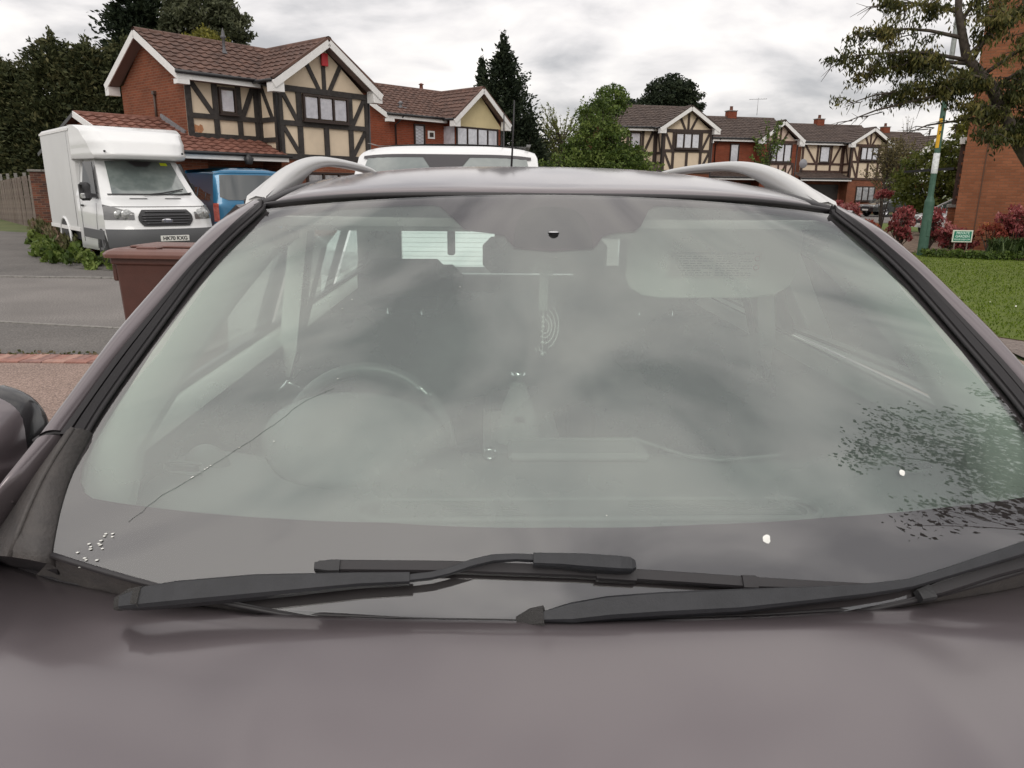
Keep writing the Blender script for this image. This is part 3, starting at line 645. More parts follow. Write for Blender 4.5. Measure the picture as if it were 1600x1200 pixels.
# ================================================================== brick pier wall, fence
wb = brick_mat('old_wall_brick', (.20,.075,.048), (.07,.04,.038), (.17,.12,.09), big=.4)
wl = thing('garden_wall', 'old brick wall end with slab coping beside the white box van', 'wall', (-16.75, 26.4, 0), R(24))
MB().box((0,0,-.1),(2.9,.3,1.95)).build('wall', wb, wl, uv=True); 
for i in range(7): MB().bbox((-.06+i*.44,-.05,1.953),(.375+i*.44,.35,2.03),.01).build('coping_stone', concrete, wl)
MB().box((1.2,-.55,-.1),(4.4,-.25,.5)).build('low_wall', wb, wl, uv=True)
fn = thing('panel_fence', 'weathered grey vertical board fence running back from the brick wall end', 'fence', (-16.8, 26.5, 0), R(24))
fm = mat('weathered_board', (.13,.10,.085), .9, c2=(.22,.18,.15), vscale=6, bump=.4, bscale=30)
fence_b = MB().bbox((-.012,-.07,.05),(.012,.07,1.85),.004).build('board', fm, fn)
for i in range(46):
    q = i*.235; o = fence_b if i == 0 else copy_part(fence_b, fn); o.location = (-.05-q*.30, .35+q, -.006*i); o.rotation_euler = (0, rng.normal()*.01, R(17)+rng.normal()*.05)
for i in range(6):
    q = i*2.0; MB().box((.03-q*.30,.25+q,0),(.13-q*.30,.35+q,1.95)).build('post', concrete, fn)
for z in (.4,1.1,1.7): MB().bar((.03,.3,z),(-3.2,11,z-.1),.04,.07).build('rail', fm, fn)
rbm = mat('broken_brick', (.42,.17,.11), .9, c2=(.26,.10,.07), vscale=15, bump=.5, bscale=40)
rs = thing('rubble_pile', 'heap of broken orange bricks at the end of the low wall by the van', 'rubble', (-10.05, 17.75, 0))
for i in range(16):
    MB().bbox((-.11,-.05,-.035),(.11,.05,.035),.008).build('brick', rbm, rs, loc=(rng.normal()*.15, rng.normal()*.12, .05+abs(rng.normal())*.13)).rotation_euler = (rng.normal()*.5, rng.normal()*.5, rng.uniform(0,6))

# ================================================================== vehicles
rubber = mat('tyre_rubber', (.018,.018,.018), .85); trim = mat('black_plastic_trim', (.028,.028,.03), .55, bump=.15, bscale=250)
alloy = mat('alloy_wheel', (.45,.45,.47), .35, .8); steelw = mat('steel_wheel', (.18,.18,.19), .5, .5)
white_paint = mat('white_vehicle_paint', (.74,.75,.75), .28, coat=.6, var=.02, vscale=2); blue_paint = mat('blue_metallic_paint', (.006,.135,.27), .3, .3, coat=1.0)
dark_paint = mat('black_car_paint', (.02,.022,.025), .25, coat=1.0); grey_paint = mat('grey_car_paint', (.045,.05,.055), .3, .4, coat=1.0)
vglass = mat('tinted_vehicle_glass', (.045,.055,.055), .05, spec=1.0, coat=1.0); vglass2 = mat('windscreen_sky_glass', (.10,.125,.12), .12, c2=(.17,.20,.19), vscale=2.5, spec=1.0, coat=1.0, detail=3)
lampg = mat('clear_lamp', (.55,.56,.55), .12, .3, coat=1, c2=(.20,.21,.21), vscale=22); redl = mat('red_lamp', (.30,.03,.02), .15, coat=1, c2=(.55,.13,.09), vscale=12); plate_w = mat('white_plate', (.72,.72,.68), .4); ink = mat('black_lettering', (.01,.01,.01), .5)
frit_m = mat('frit_black', (.045,.042,.045), .3)  # printed black band on the vans' windscreens
yellow_p = mat('yellow_plate', (.70,.50,.04), .4)
def shell(prof, rnd, n=17, pw=3.2, drop=None):
    """prof rows (t, y, z, halfwidth); returns surface function S(u, t)"""
    def S(u, t):
        y, z, w = interp(prof, t); r = interp([(a, b) for a, b in rnd], t)[0] if isinstance(rnd, list) else rnd
        if drop: z -= interp(drop, t)[0]*abs(u)**5
        return (u*w, y+r*abs(u)**pw, z)
    return S
def patch(S, u0, u1, t0, t1, nu=12, ntt=6, off=.006, shape=None):
    G = []
    for j in range(ntt+1):
        row = []
        for i in range(nu+1):
            a, b = i/nu, j/ntt
            if shape: a, b = shape(a, b)
            u, t = u0+(u1-u0)*a, t0+(t1-t0)*b; p = Vector(S(u, t)); h = .01
            n = (Vector(S(u+h, t))-p).cross(Vector(S(u, t+h))-p)
            if n.length > 1e-9: n.normalize()
            if n.y > 0 : n = -n
            row.append(p+n*off)
        G.append(row)
    return G
def wheel(parent, x, y, r, w, side, rim=alloy, spokes=5):
    wo = MB().lathe([(r*.62,-w/2),(r*.93,-w/2),(r,-w*.3),(r,w*.3),(r*.93,w/2),(r*.62,w/2),(r*.62,-w/2)], axis='x', n=28).build('wheel', rubber, parent, loc=(x, y, r))
    m = MB().lathe([(r*.63,side*w*.42),(r*.60,side*w*.30),(r*.2,side*w*.22),(.001,side*w*.24)], axis='x', n=28)
    for i in range(spokes):
        a = 2*pi*i/spokes; m.bar((side*w*.40, r*.1*cos(a), r*.1*sin(a)), (side*w*.44, r*.6*cos(a), r*.6*sin(a)), r*.16, .03, up=(1,0,0))
    m.build('rim', rim, wo); return wo

# ---- white luton box van
vn = thing('box_van', 'white box van with rounded roof fairing parked facing us beside the brick wall', 'van', (-6.66, 14.5, 0), R(42))
prof = [(0,.14,.28,.93),(.08,.02,.36,.98),(.2,.0,.58,1.0),(.27,.02,.70,1.0),(.30,.05,.76,1.0),(.45,.10,1.02,.985),(.52,.22,1.14,.965),(.60,.50,1.26,.93),(.66,.70,1.33,.90),(.80,1.08,1.68,.83),(.94,1.45,2.03,.77),(1.0,1.75,2.10,.73)]
Sv = shell(prof, [(0,.35),(.3,.42),(.52,.40),(.66,.24),(1,.14)], pw=3.5)
b = MB(); us = np.linspace(-1, 1, 33); G = [[Sv(u, t) for u in us] for t in np.linspace(0, 1, 40)]; b.grid(G)
for s in (0, -1):
    E0 = [r_[s] for r_ in G]; sx = -1 if s == 0 else 1
    b.grid([[p, (sx*max(abs(p[0]), .93 if p[2] < 1.35 else abs(p[0])), max(p[1]+.01, 1.3), p[2]), (sx*(1.0 if p[2] < 1.35 else 1.0-(p[2]-1.35)*.30), 2.42, p[2])] for p in E0])
b.build('body', white_paint, vn)
def bo(u0,u1,t0,t1,name,m,off=.008,shape=None,parent=vn,nu=14,S=Sv,solid=.006): return MB().grid(patch(S,u0,u1,t0,t1,nu,8,off,shape)).build(name,m,parent)
bo(-1,1,.0,.285,'bumper',mat('grey_bumper', (.085,.088,.092), .6),.012)
bo(-.80,.80,.675,.925,'windscreen',vglass2,.012, lambda a,b: (a, b-.03*math.cos((a-.5)*pi)*(1 if b < .3 else -1)))
bo(-.88,.88,.668,.677,'windscreen_seal',trim,.016)
bo(-.30,.30,.885,.925,'mirror_frit',frit_m,.018, lambda a,b: (.5+(a-.5)*(.5+.5*b), b))
bo(.48,.66,.895,.918,'window_sticker',mat('yellow_sticker',(.75,.85,.02),.5),.020)
oct_ = lambda a,b: (.5+(a-.5)*(1-.16*max(0, abs(b-.5)*2-.35)/.65), b)
gr_ = bo(-.50,.50,.315,.485,'grille',trim,.02, oct_)
for i in range(5):
    t = .345+i*.028; k = .44 if 0 < i < 4 else .38
    G = patch(Sv,-k,k,t,t,10,1,.035); MB().tube([p for p in G[0]], .012, 6).build('grille_bar', mat('satin_black_bar', (.05,.05,.055), .3, coat=.5), gr_)
rim_pts = [Vector(p) for p in patch(Sv,-.5,.5,.315,.315,8,1,.03,None)[0]]
em = MB().lathe([(.0,-.012),(.105,-.012),(.115,0),(.105,.012),(0,.012)], axis='y', n=28).build('badge', mat('badge_chrome', (.6,.6,.62), .2, .9), gr_, loc=(0, .045, .885)); em.scale = (1, 1, .40)
text('Ford', 'badge_lettering', .075, mat('badge_lettering_white', (.12,.13,.18), .4), gr_, (0, .031, .885), (R(90),0,0), shear=.25)
hl_shape = lambda s: (lambda a,b: (a, b*(.55+.45*(1-a if s > 0 else a))+(.0 if 1 else 0)))
for s in (-1, 1):
    a0, a1 = (.56, 1.0) if s > 0 else (-1.0, -.56)
    h = bo(a0, a1, .385, .545, 'headlight', mat('lamp_housing', (.12,.12,.12), .15, coat=1), .012, lambda a,b,s=s: (a, b*(.45+.55*(a if s > 0 else 1-a))), nu=12)
    for k, rr in ((.68,.10),(.80,.085)):
        p = Sv(s*k, .435); MB().lathe([(0,-.01),(rr*.6,-.005),(rr,.02)], axis='y', n=16).build('lamp_reflector', lampg, h, loc=(p[0], p[1]-.03, p[2]+.01))
    bo(s*.18 if s > 0 else -.52, .52 if s > 0 else -.18, .615, .628, 'bonnet_vent', trim, .006)
    # door glass, mirror
    d = MB().add([(s*.925,.98,1.28),(s*.955,1.95,1.33),(s*.865,1.95,1.99),(s*.815,1.50,1.98)],[(0,1,2,3)]); 
    for i, v in enumerate(d.v): d.v[i] = (v[0]+s*.03, v[1], v[2])
    d.build('side_window', mat('dark_cab_glass', (.012,.014,.015), .12, spec=.4), vn, solid=.01)
    m_ = MB().bbox((-.10,-.08,-.17),(.10,.08,.17),.045).build('wing_mirror', trim, vn, loc=(s*1.16 if s < 0 else .92, .92 if s < 0 else 1.35, 1.42), subd=1); 
    MB().bbox((-.04,-.03,-.05),(.04,.03,.05),.015).build('indicator', lampg, m_, loc=(s*.06,-.065,-.08)); MB().bar((-s*.2,.03,-.08),(-s*.02,0,-.06),.05,.07).build('mirror_arm', trim, m_)
    MB().bbox((s*1.0-.012,.55,.52),(s*1.0+.012,2.1,.70),.008).build('rubbing_strip', mat('grey_bumper',(0,0,0)), vn)
    MB().bbox((s*1.01-.012,1.9,1.12),(s*1.01+.012,2.07,1.16),.008).build('door_handle', trim, vn)
    ar = [(s*1.0, .78+.37*cos(a), .34+.39*sin(a)) for a in np.linspace(0, pi, 15)]; MB().prism([(s*.985, p[1], p[2]) for p in ar], (s*.016,0,0)).build('wheel_arch', trim, vn)
    wheel(vn, s*.90, .72, .34, .22, s, steelw)
    wheel(vn, s*.88, 3.75, .34, .22, s, steelw)
pl = MB().bbox((-.17,-.02,.50),(.36,.0,.61),.004).build('number_plate', plate_w, vn)
text('HK70 KXG', 'plate_lettering', .098, ink, pl, (.095,-.023,.555), (R(90),0,0), sx=.98)
for s in (-1, 1):
    MB().tube([(s*1.005,1.02,.42),(s*1.006,1.0,.90),(s*.985,.96,1.20)], .006, 5).tube([(s*1.006,2.12,.42),(s*1.008,2.12,1.25),(s*.935,2.05,1.98)], .006, 5).build('door_seam', mat('seam_grey',(.35,.36,.36),.5), vn)
    MB().tube([(s*1.001,2.60,.70),(s*1.001,2.60,2.60)], .008, 5).build('panel_seam', mat('seam_grey',(0,0,0)), vn)
MB().tube([tuple(Vector(Sv(u, .522))+Vector((0,-.006,.004))) for u in np.linspace(-.93,.93,25)], .006, 5).build('bonnet_seam', trim, vn)
# box body
bx = MB(); pr = [(2.05,.62),(2.05,2.86),(2.10,2.93)]
bx.bbox((-1.0,2.38,.62),(1.0,5.15,2.70),.05); bx.build('cargo_box', mat('white_box_panel', (.62,.625,.62), .4, var=.03, vscale=1.2), vn)
for s in (-1, 1):
    MB().box((s*1.003,2.4,.60),(s*1.015,5.14,.68)).build('side_rail', white_pvc, vn)
    MB().box((s*1.003,2.4,2.60),(s*1.013,5.14,2.64)).build('side_rail', white_pvc, vn)
    ar = [(s*1.005, 3.75+.44*cos(a), .42+.42*sin(a)) for a in np.linspace(-.2, pi+.2, 17)]; MB().tube(ar, .03, 6).build('wheel_arch', white_paint, vn)
    MB().prism([(s*1.004, p[1]*.95+3.75*.05, p[2]) for p in ar], (s*.006,0,0)).build('arch_shadow_gap', trim, vn)
# fairing (luton nose)
fprof = [(0,1.30,2.03,.80),(.10,.92,2.04,.84),(.2,.84,2.11,.87),(.45,1.02,2.36,.92),(.7,1.40,2.58,.96),(.88,1.90,2.69,.99),(1,2.4,2.705,1.0)]
Sf = shell(fprof, [(0,.30),(.3,.45),(.6,.38),(1,.04)], pw=5)
fb = MB(); G = [[Sf(u, t) for u in np.linspace(-1,1,33)] for t in np.linspace(0,1,30)]; fb.grid(G)
for s in (0, -1):
    fb.grid([[r_[s], ((-1 if s == 0 else 1)*.995, 2.4, r_[s][2])] for r_ in G])
fb.add([(-.82,1.3,2.03),(.82,1.3,2.03),(.98,2.4,2.03),(-.98,2.4,2.03)], [(0,1,2,3)])
fb.build('roof_fairing', white_paint, vn)
for s in (-1, 1): MB().lathe([(0,-.01),(.02,-.01),(.022,.01)], axis='y', n=10).build('marker_lamp', trim, vn, loc=(s*.72,.86+.12,2.17))
MB().tube([(-.2,.66,1.36),(.2,.70,1.40),(.62,.86,1.47)], .012, 6).build('wiper', trim, vn)
MB().tube([(.78,.86,1.40),(.38,.66,1.36)], .012, 6).build('wiper', trim, vn)
MB().box((-.9,2.2,.4),(.9,5.0,.62)).build('chassis', trim, vn)

# ---- generic panel van (front or rear faces us)
def panel_van(name, label, loc, rz, paint, W, H, L, front=True, group=None, hood=True):
    t = thing(name, label, 'van', loc, R(rz), group); w = W/2
    if front: pr_ = [(0,.12,.25,w*.94),(.15,0,.5,w),(.35,.05,.85,w*.99),(.48,.2,1.02,w*.97),(.6,.75,1.16,w*.95),(.64,.88,1.20,w*.94),(.90,1.62,H-.11,w*.885),(.95,1.78,H-.03,w*.86),(1,2.3,H,w*.78)]
    else: pr_ = [(0,.05,.25,w*.94),(.12,0,.45,w),(.5,.02,1.10,w),(.55,.04,1.18,w*.985),(.86,.20,H-.14,w*.90),(.93,.26,H-.05,w*.86),(1,.55,H,w*.78)]
    rn = [(0,.3),(.5,.35),(.64,.26),(1,.12)] if front else [(0,.12),(.5,.14),(1,.10)]
    S = shell(pr_, rn, pw=4, drop=[(0,0.),(.8,0.),(.9,.035),(1,.085)]); b = MB(); G = [[S(u, q) for u in np.linspace(-1,1,33)] for q in np.linspace(0,1,40)]; b.grid(G)
    for s in (0, -1):
        sx = -1 if s == 0 else 1
        b.grid([[r_[s], (sx*(w if r_[s][2] < 1.15 else w-(r_[s][2]-1.15)*.22), max(1.9, r_[s][1]+.2), r_[s][2]), (sx*(w if r_[s][2] < 1.15 else w-(r_[s][2]-1.15)*.22), L, r_[s][2])] for r_ in G])
    xr = G[-1][-1][0]; y_ = G[-1][16][1]
    b.grid([[(u*xr, yy, H+.03*(1-u*u)) for u in np.linspace(-1,1,9)] for yy in (G[-1][-1][1], y_+1.0, L)]); b.add([(-w,L,.25),(w,L,.25),(w*.8,L,H),(-w*.8,L,H)],[(0,1,2,3)])
    b.grid([[(u*xr, yy, H-.002) for u in (-1,1)] for yy in (y_, L)])
    for sx in (-1,1): b.add([(sx*xr,1.9,H),(sx*xr,L,H),(sx*(w-(H-1.15)*.22),L,H),(sx*(w-(H-1.15)*.22),1.9,H)],[(0,1,2,3)])
    b.build('body', paint, t)
    def P(u0,u1,t0,t1,nm,m,off=.01,shape=None,par=t): return MB().grid(patch(S,u0,u1,t0,t1,16,8,off,shape)).build(nm,m,par)
    if front:
        rs_ = lambda a,b_: (.5+(a-.5)*(1-.035*b_**4), b_)
        P(-.90,.90,.655,.885,'windscreen',vglass2,.012,rs_); P(-.26,.26,.83,.883,'mirror_frit',frit_m,.016,lambda a,b_: (.5+(a-.5)*(.55+.45*b_), b_)); P(-.92,.92,.88,.892,'windscreen_seal',frit_m,.014)
        P(-.55,.55,.2,.36,'grille',trim,.01); P(-1,1,0,.12,'bumper',trim,.01)
        for s in (-1,1): P(.62 if s > 0 else -1, 1 if s > 0 else -.62,.3,.44,'headlight',lampg,.01)
    else:
        P(-.84,.84,.575,.85,'rear_window',vglass,.012,lambda a,b_: (a, b_+ (0 if b_ > .5 else -.18*max(0, .12-min(a,1-a))*-6)))
        P(-.3,.3,.30,.36,'number_plate',yellow_p,.014); P(-1,1,0,.16,'bumper',paint,.02); P(-1,1,.88,.90,'spoiler_edge',paint,.05)
        for s in (-1,1): P(.87 if s > 0 else -.995,.995 if s > 0 else -.87,.30,.54,'tail_light',redl,.012)
        MB().tube([(.1,.03,1.24),(.62,.14,1.36)], .012, 6).build('wiper', trim, t)
        for s in (-1, 1):
            for k, (y0, y1) in enumerate(((.45,1.0),(1.06,2.0),(2.1,3.1))):
                xa, xb = s*(w-.02+.012), s*(w-.02-.5*.22+.012)
                MB().add([(xa,y0,1.22),(xa,y1,1.22),(xb-s*.03,y1,1.22+.5),(xb-s*.03,y0+.10,1.22+.5)],[(0,1,2,3)]).build('side_window', vglass, t, solid=.01)
    for s in (-1,1):
        for yy in (.85, L-.9 if front else 3.6):
            wheel(t, s*(w-.12), yy, .34, .22, s, steelw)
    return t
wv = panel_van('panel_van', 'white van with aerial parked directly behind the purple-grey car, only its roof and windscreen visible', (-.72, 6.6, 0), 0, white_paint, 2.19, 2.02, 5.0, True)
MB().tube([(.60,2.0,1.93),(.60,2.02,2.02),(.60,2.03,2.36)], [.018,.009,.006], 6).build('aerial', trim, wv)
for s in (-1,1):
    MB().tube([(s*.70,1.75,1.93),(s*.735,2.4,1.955),(s*.74,4.8,1.96)], .012, 6).build('roof_seam', mat('seam_grey',(.35,.36,.36),.5), wv)
bv = panel_van('passenger_van', 'bright blue passenger van seen from behind beside the white box van', (-6.02, 17.5, 0), 33, blue_paint, 1.72, 1.95, 4.2, False)

# ---- small cars far off
def car(label, loc, rz, paint, L=4.3, W=1.78, H=1.5, suv=False, cat='car', name='parked_car', group=None):
    t = thing(name, label, cat, loc, R(rz), group); w = W/2; h = H
    side = [(0,.35),(0,.62),(.12,.74),(1.0,.90),(L*.30,.95),(L*.97,.98),(L,.80),(L,.35)]
    b = MB(); n = len(side)
    G = []
    for x, k in ((-w,.0),(-w*.985,.0),(-w*.8,.03),(0,.05),(w*.8,.03),(w*.985,.0),(w,.0)):
        G.append([(x, y+(.18 if abs(x) > w*.9 and (i in (0,1,2)) else 0)-(.15 if abs(x) > w*.9 and i >= n-2 else 0), z+(k if z > .6 else 0)) for i, (y, z) in enumerate(side)])
    b.grid(G, smooth=False); b.add([G[0][i] for i in range(n)], [tuple(range(n))]); b.add([G[-1][i] for i in range(n)], [tuple(range(n))[::-1]])
    b.build('body', paint, t, bevel=.03)
    r0, r1 = (L*.42, L*.88) if not suv else (L*.40, L*.94)
    g = MB(); base = [(-w*.93, L*.22, .93), (w*.93, L*.22, .93), (w*.93, L*.985, .97), (-w*.93, L*.985, .97)]; top = [(-w*.72, r0, h-.06), (w*.72, r0, h-.06), (w*.72, r1, h-.08), (-w*.72, r1, h-.08)]
    g.add(base+top, [(0,1,5,4),(1,2,6,5),(2,3,7,6),(3,0,4,7)]); g.build('windows', vglass, t)
    MB().grid([[(x, y, h-.06+.06*(1-abs(x/w)**2)) for x in np.linspace(-w*.74, w*.74, 7)] for y in np.linspace(r0-.03, r1+.05, 5)]).build('roof', paint, t, solid=.03)
    for s in (-1,1):
        for a, c in ((base[0 if s < 0 else 1], top[0 if s < 0 else 1]), (base[3 if s < 0 else 2], top[3 if s < 0 else 2])): MB().bar(Vector(a)+Vector((s*.01,0,0)), Vector(c)+Vector((s*.01,0,0)), .07, .05).build('pillar', paint, t)
        MB().bar((s*w*.84, L*.6, .97), (s*w*.735, L*.6, h-.07), .07, .04).build('pillar', trim, t)
        MB().bbox((s*w*.58-.2,-.02,.60),(s*w*.58+.2,.16,.76),.03).build('headlight', lampg, t); MB().bbox((s*w*.75-.12,L-.1,.72),(s*w*.75+.12,L+.012,.9),.02).build('tail_light', redl, t)
        MB().bbox((s*(w+.10)-.09,L*.29,.93),(s*(w+.10)+.09,L*.29+.1,1.06),.03).build('wing_mirror', paint, t)
        for yy in (.85, L-.80): 
            wheel(t, s*(w-.10), yy, .33, .21, s); MB().prism([(s*(w+.004), yy+.39*cos(a), .33+.39*sin(a)) for a in np.linspace(0,pi,12)], (-s*.05,0,0)).build('wheel_arch', trim, t)
    MB().box((-w*.5,-.015,.45),(w*.5,.05,.62)).build('grille', trim, t); MB().box((-.26,-.03,.40),(.26,-.016,.50)).build('number_plate', plate_w, t)
    return t
car('small black car parked side on across the far road beyond the photinia', (23.3, 50.2, 0), -74, dark_paint, H=1.42)
car('dark grey estate car parked behind the small black car by the last houses', (25.6, 53.2, 0), -66, grey_paint, H=1.85, L=4.7, W=1.9, suv=True)
car('silver grey car bonnet showing between red photinia bushes by the mock tudor house', (21.2, 52.5, 0), 10, mat('silver_paint', (.25,.27,.29), .3, .5, coat=1), H=1.45)
car('white car half hidden behind the brick building and a red photinia', (14.75, 27.2, 0), -80, white_paint, H=1.42, L=4.0)
car('dark car parked before the row, roof just above the purple-grey car pillar', (18.2, 46.0, 0), 80, dark_paint, H=1.4)

# ================================================================== wheelie bin
binm = mat('brown_bin_plastic', (.072,.027,.020), .5, var=.12, vscale=5, bump=.15, bscale=120); lidm = mat('brown_bin_lid', (.145,.068,.054), .42, var=.1, vscale=5, bump=.1, bscale=120)
bn = thing('wheelie_bin', 'brown wheelie bin with closed lid standing at the driveway edge', 'bin', (-2.72, 5.62, .0), R(-4))
rows = []
for z, hw, f, bk in ((.05,.255,-.02,.52),(.08,.265,-.03,.54),(.90,.285,-.06,.62),(.97,.29,-.065,.63),(.975,.315,-.085,.65),(1.02,.315,-.085,.65)):
    rows.append([(-hw+.03,f,z),(hw-.03,f,z),(hw,f+.03,z),(hw,bk-.03,z),(hw-.03,bk,z),(-hw+.03,bk,z),(-hw,bk-.03,z),(-hw,f+.03,z)])
MB().grid(rows, smooth=False, close=True).add(rows[0], [tuple(range(8))]).build('body', binm, bn, bevel=.006)
ld = MB(); rr = []
for z, o_ in ((1.022,.030),(1.050,.034),(1.072,.010),(1.088,-.03),(1.082,-.05),(1.080,-.08)):
    hw = .32+o_; f = -.095-o_; bk = .66+min(o_, .01); rr.append([(-hw+.05,f,z),(hw-.05,f,z),(hw,f+.05,z),(hw,bk-.05,z),(hw-.05,bk,z),(-hw+.05,bk,z),(-hw,bk-.05,z),(-hw,f+.05,z)])
ld.grid(rr, smooth=False, close=True); ld.add(rr[-1], [tuple(range(8))]); lo = ld.build('lid', lidm, bn, bevel=.006)
MB().bbox((-.10,-.06,1.082),(.06,.05,1.104),.008).build('lid_panel', lidm, lo); MB().bbox((-.26,.12,1.081),(.26,.52,1.098),.012).build('lid_panel', lidm, lo)
MB().tube([(-.30,.66,.99),(-.30,.74,1.03),(.30,.74,1.03),(.30,.66,.99)], .018, 8).build('handle', binm, bn)
for s in (-1,1): MB().lathe([(.02,-.025),(.10,-.025),(.10,.025),(.02,.025)], axis='x', n=20).build('wheel', rubber, bn, loc=(s*.27,.55,.10))
for s in (-1,1): MB().bbox((s*.30-.03,-.02,.84),(s*.30+.012,.5,.97),.01).build('side_rib', binm, bn)

# ================================================================== lamp post, sign
green = mat('lamp_post_green', (.035,.095,.065), .5, var=.18, vscale=7, c2=(.06,.13,.095), bump=.1, bscale=40); galv = mat('galvanised_steel', (.30,.32,.31), .45, .5, var=.15, vscale=9)
lp = thing('street_lamp', 'tall green street lamp post on the lawn edge with yellow and white bands', 'street lamp', (10.35, 18.9, 0))
MB().lathe([(.12,-.1),(.118,.1),(.115,1.33),(.112,1.36),(.075,1.46),(.070,1.5),(.066,2.9),(.060,4.0)], n=20).build('column', green, lp)
MB().lathe([(.060,4.0),(.055,5.5),(.050,8.2)], n=16).build('upper_column', galv, lp)
MB().lathe([(.0735,2.02),(.0725,2.50),(.070,2.50)], n=20).build('white_band', mat('faded_white_band', (.60,.62,.62), .5, var=.2, vscale=16), lp)
MB().add([(-.075*cos(a), -.074*sin(a), z) for z in (2.62,3.30) for a in (.1,.5,.9,1.3)], [(0,1,5,4),(1,2,6,5),(2,3,7,6)]).build('number_plate', mat('yellow_marker', (.75,.42,.02), .5), lp)
for i, ch in enumerate('27'): text(ch, 'marker_number', .11, ink, lp, (-.048,-.078,3.16-i*.2), (R(90),0,R(-28)), ext=.001)
MB().tube([(0,0,8.2),(-.1,-.2,8.6),(-.3,-.8,8.75)], .035, 8).bbox((-.42,-1.4,8.68),(-.22,-.8,8.8),.03).build('lamp_head', galv, lp)
MB().bbox((-.03,-.13,.5),(.05,-.10,.9),.005).build('access_door', green, lp)
sg = thing('garden_sign', 'small green and white sign reading private garden in the planting bed', 'sign', (11.3, 18.9, 0), R(-8))
MB().bbox((-.235,-.012,.36),(.235,.012,.66),.004).build('sign_board', mat('cream_sign_edge', (.68,.72,.60), .5), sg); MB().box((-.205,-.016,.39),(.205,-.0125,.632)).build('sign_face', mat('sign_green', (.01,.20,.12), .45), sg)
lw = mat('sign_lettering', (.62,.80,.70), .5)
for s_, z_, h_ in (('PRIVATE', .585, .085), ('GARDEN', .505, .085), ('PLEASE KEEP OFF', .43, .05)): text(s_, 'sign_lettering', h_, lw, sg, (0,-.0165,z_), (R(90),0,0), ext=.001, sx=.98)
for s in (-1,1): MB().box((s*.15-.015,.013,-.05),(s*.15+.015,.03,.6)).build('stake', fm, sg)

# ================================================================== trees and shrubs
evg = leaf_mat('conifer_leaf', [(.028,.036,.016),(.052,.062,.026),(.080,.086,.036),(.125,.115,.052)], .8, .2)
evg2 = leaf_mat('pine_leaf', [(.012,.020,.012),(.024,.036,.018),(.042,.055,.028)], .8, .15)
euc = leaf_mat('olive_leaf', [(.045,.055,.028),(.09,.10,.055),(.14,.15,.085)], .6, .3)
gold = leaf_mat('golden_leaf', [(.10,.10,.02),(.18,.17,.03),(.26,.24,.05)], .6, .3)
lush = leaf_mat('fresh_leaf', [(.032,.055,.012),(.065,.105,.020),(.115,.165,.034),(.18,.23,.06)], .55, .25)
bud = leaf_mat('budding_leaf', [(.09,.12,.03),(.18,.21,.06),(.27,.28,.10)], .6, .35)
dry = leaf_mat('robinia_leaf', [(.028,.034,.012),(.055,.062,.018),(.11,.11,.032),(.20,.17,.055)], .55, .3)
redf = leaf_mat('photinia_leaf', [(.045,.055,.02),(.10,.04,.03),(.24,.05,.055),(.34,.09,.09),(.45,.22,.20)], .4, .25)
redo = leaf_mat('acer_leaf', [(.08,.06,.02),(.22,.05,.03),(.34,.08,.06),(.45,.22,.04)], .5, .3)
yucca = leaf_mat('strap_leaf', [(.022,.042,.012),(.05,.085,.025),(.12,.16,.06)], .45, .2)
G1 = 'tall conifers behind the fence'
for x, y, h, r, l, b_ in ((-27.2,41,7.9,1.7,'leftmost dark conifer cut by the frame edge behind the board fence',.1),(-25.6,40,7.1,1.4,'smaller dark conifer dipping between two taller ones at far left',.1),(-23.6,40.5,8.6,2.3,'broad dark conifer with feathery top above the brick wall end',.1),(-21.7,40.2,8.3,1.8,'feathery dark conifer above the left edge of the white van box',.1),(-20.1,41,8.5,1.9,'brown-tinged conifer just left of the nearest house roof',.1)):
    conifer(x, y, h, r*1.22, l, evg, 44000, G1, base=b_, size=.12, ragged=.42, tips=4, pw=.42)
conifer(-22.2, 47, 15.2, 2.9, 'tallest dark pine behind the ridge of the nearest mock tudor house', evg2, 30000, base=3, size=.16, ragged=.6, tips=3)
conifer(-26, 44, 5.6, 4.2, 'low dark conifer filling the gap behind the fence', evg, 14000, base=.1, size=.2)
broadleaf(-18.0, 46, 13.6, [(0,0,10.9,2.0,1.8,1.8),(1.3,0,10.2,1.5,1.4,1.4),(-1.2,0,10,1.1,1.2,1.6)], 'airy grey-green tree rising behind the roof ridge of the nearest house', euc, 15000, size=.13, per=26, crad=.42, tr=.25, limbs=9, elong=2.2, droop=.4)
broadleaf(-15.6, 40, 9.4, [(0,0,8.2,1.1,1,.95)], 'golden-green bushy tree top just above the nearest roof ridge', gold, 3200, size=.11, per=26, crad=.32, tr=.16)
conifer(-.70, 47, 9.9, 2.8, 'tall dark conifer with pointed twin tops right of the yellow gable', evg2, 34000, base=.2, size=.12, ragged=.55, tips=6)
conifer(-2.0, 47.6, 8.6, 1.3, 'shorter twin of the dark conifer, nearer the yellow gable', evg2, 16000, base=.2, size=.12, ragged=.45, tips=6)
conifer(.9, 46, 5.6, 1.5, 'low dark conifer shoulder beside the tall one', evg2, 12000, base=.2, size=.12, tips=4)
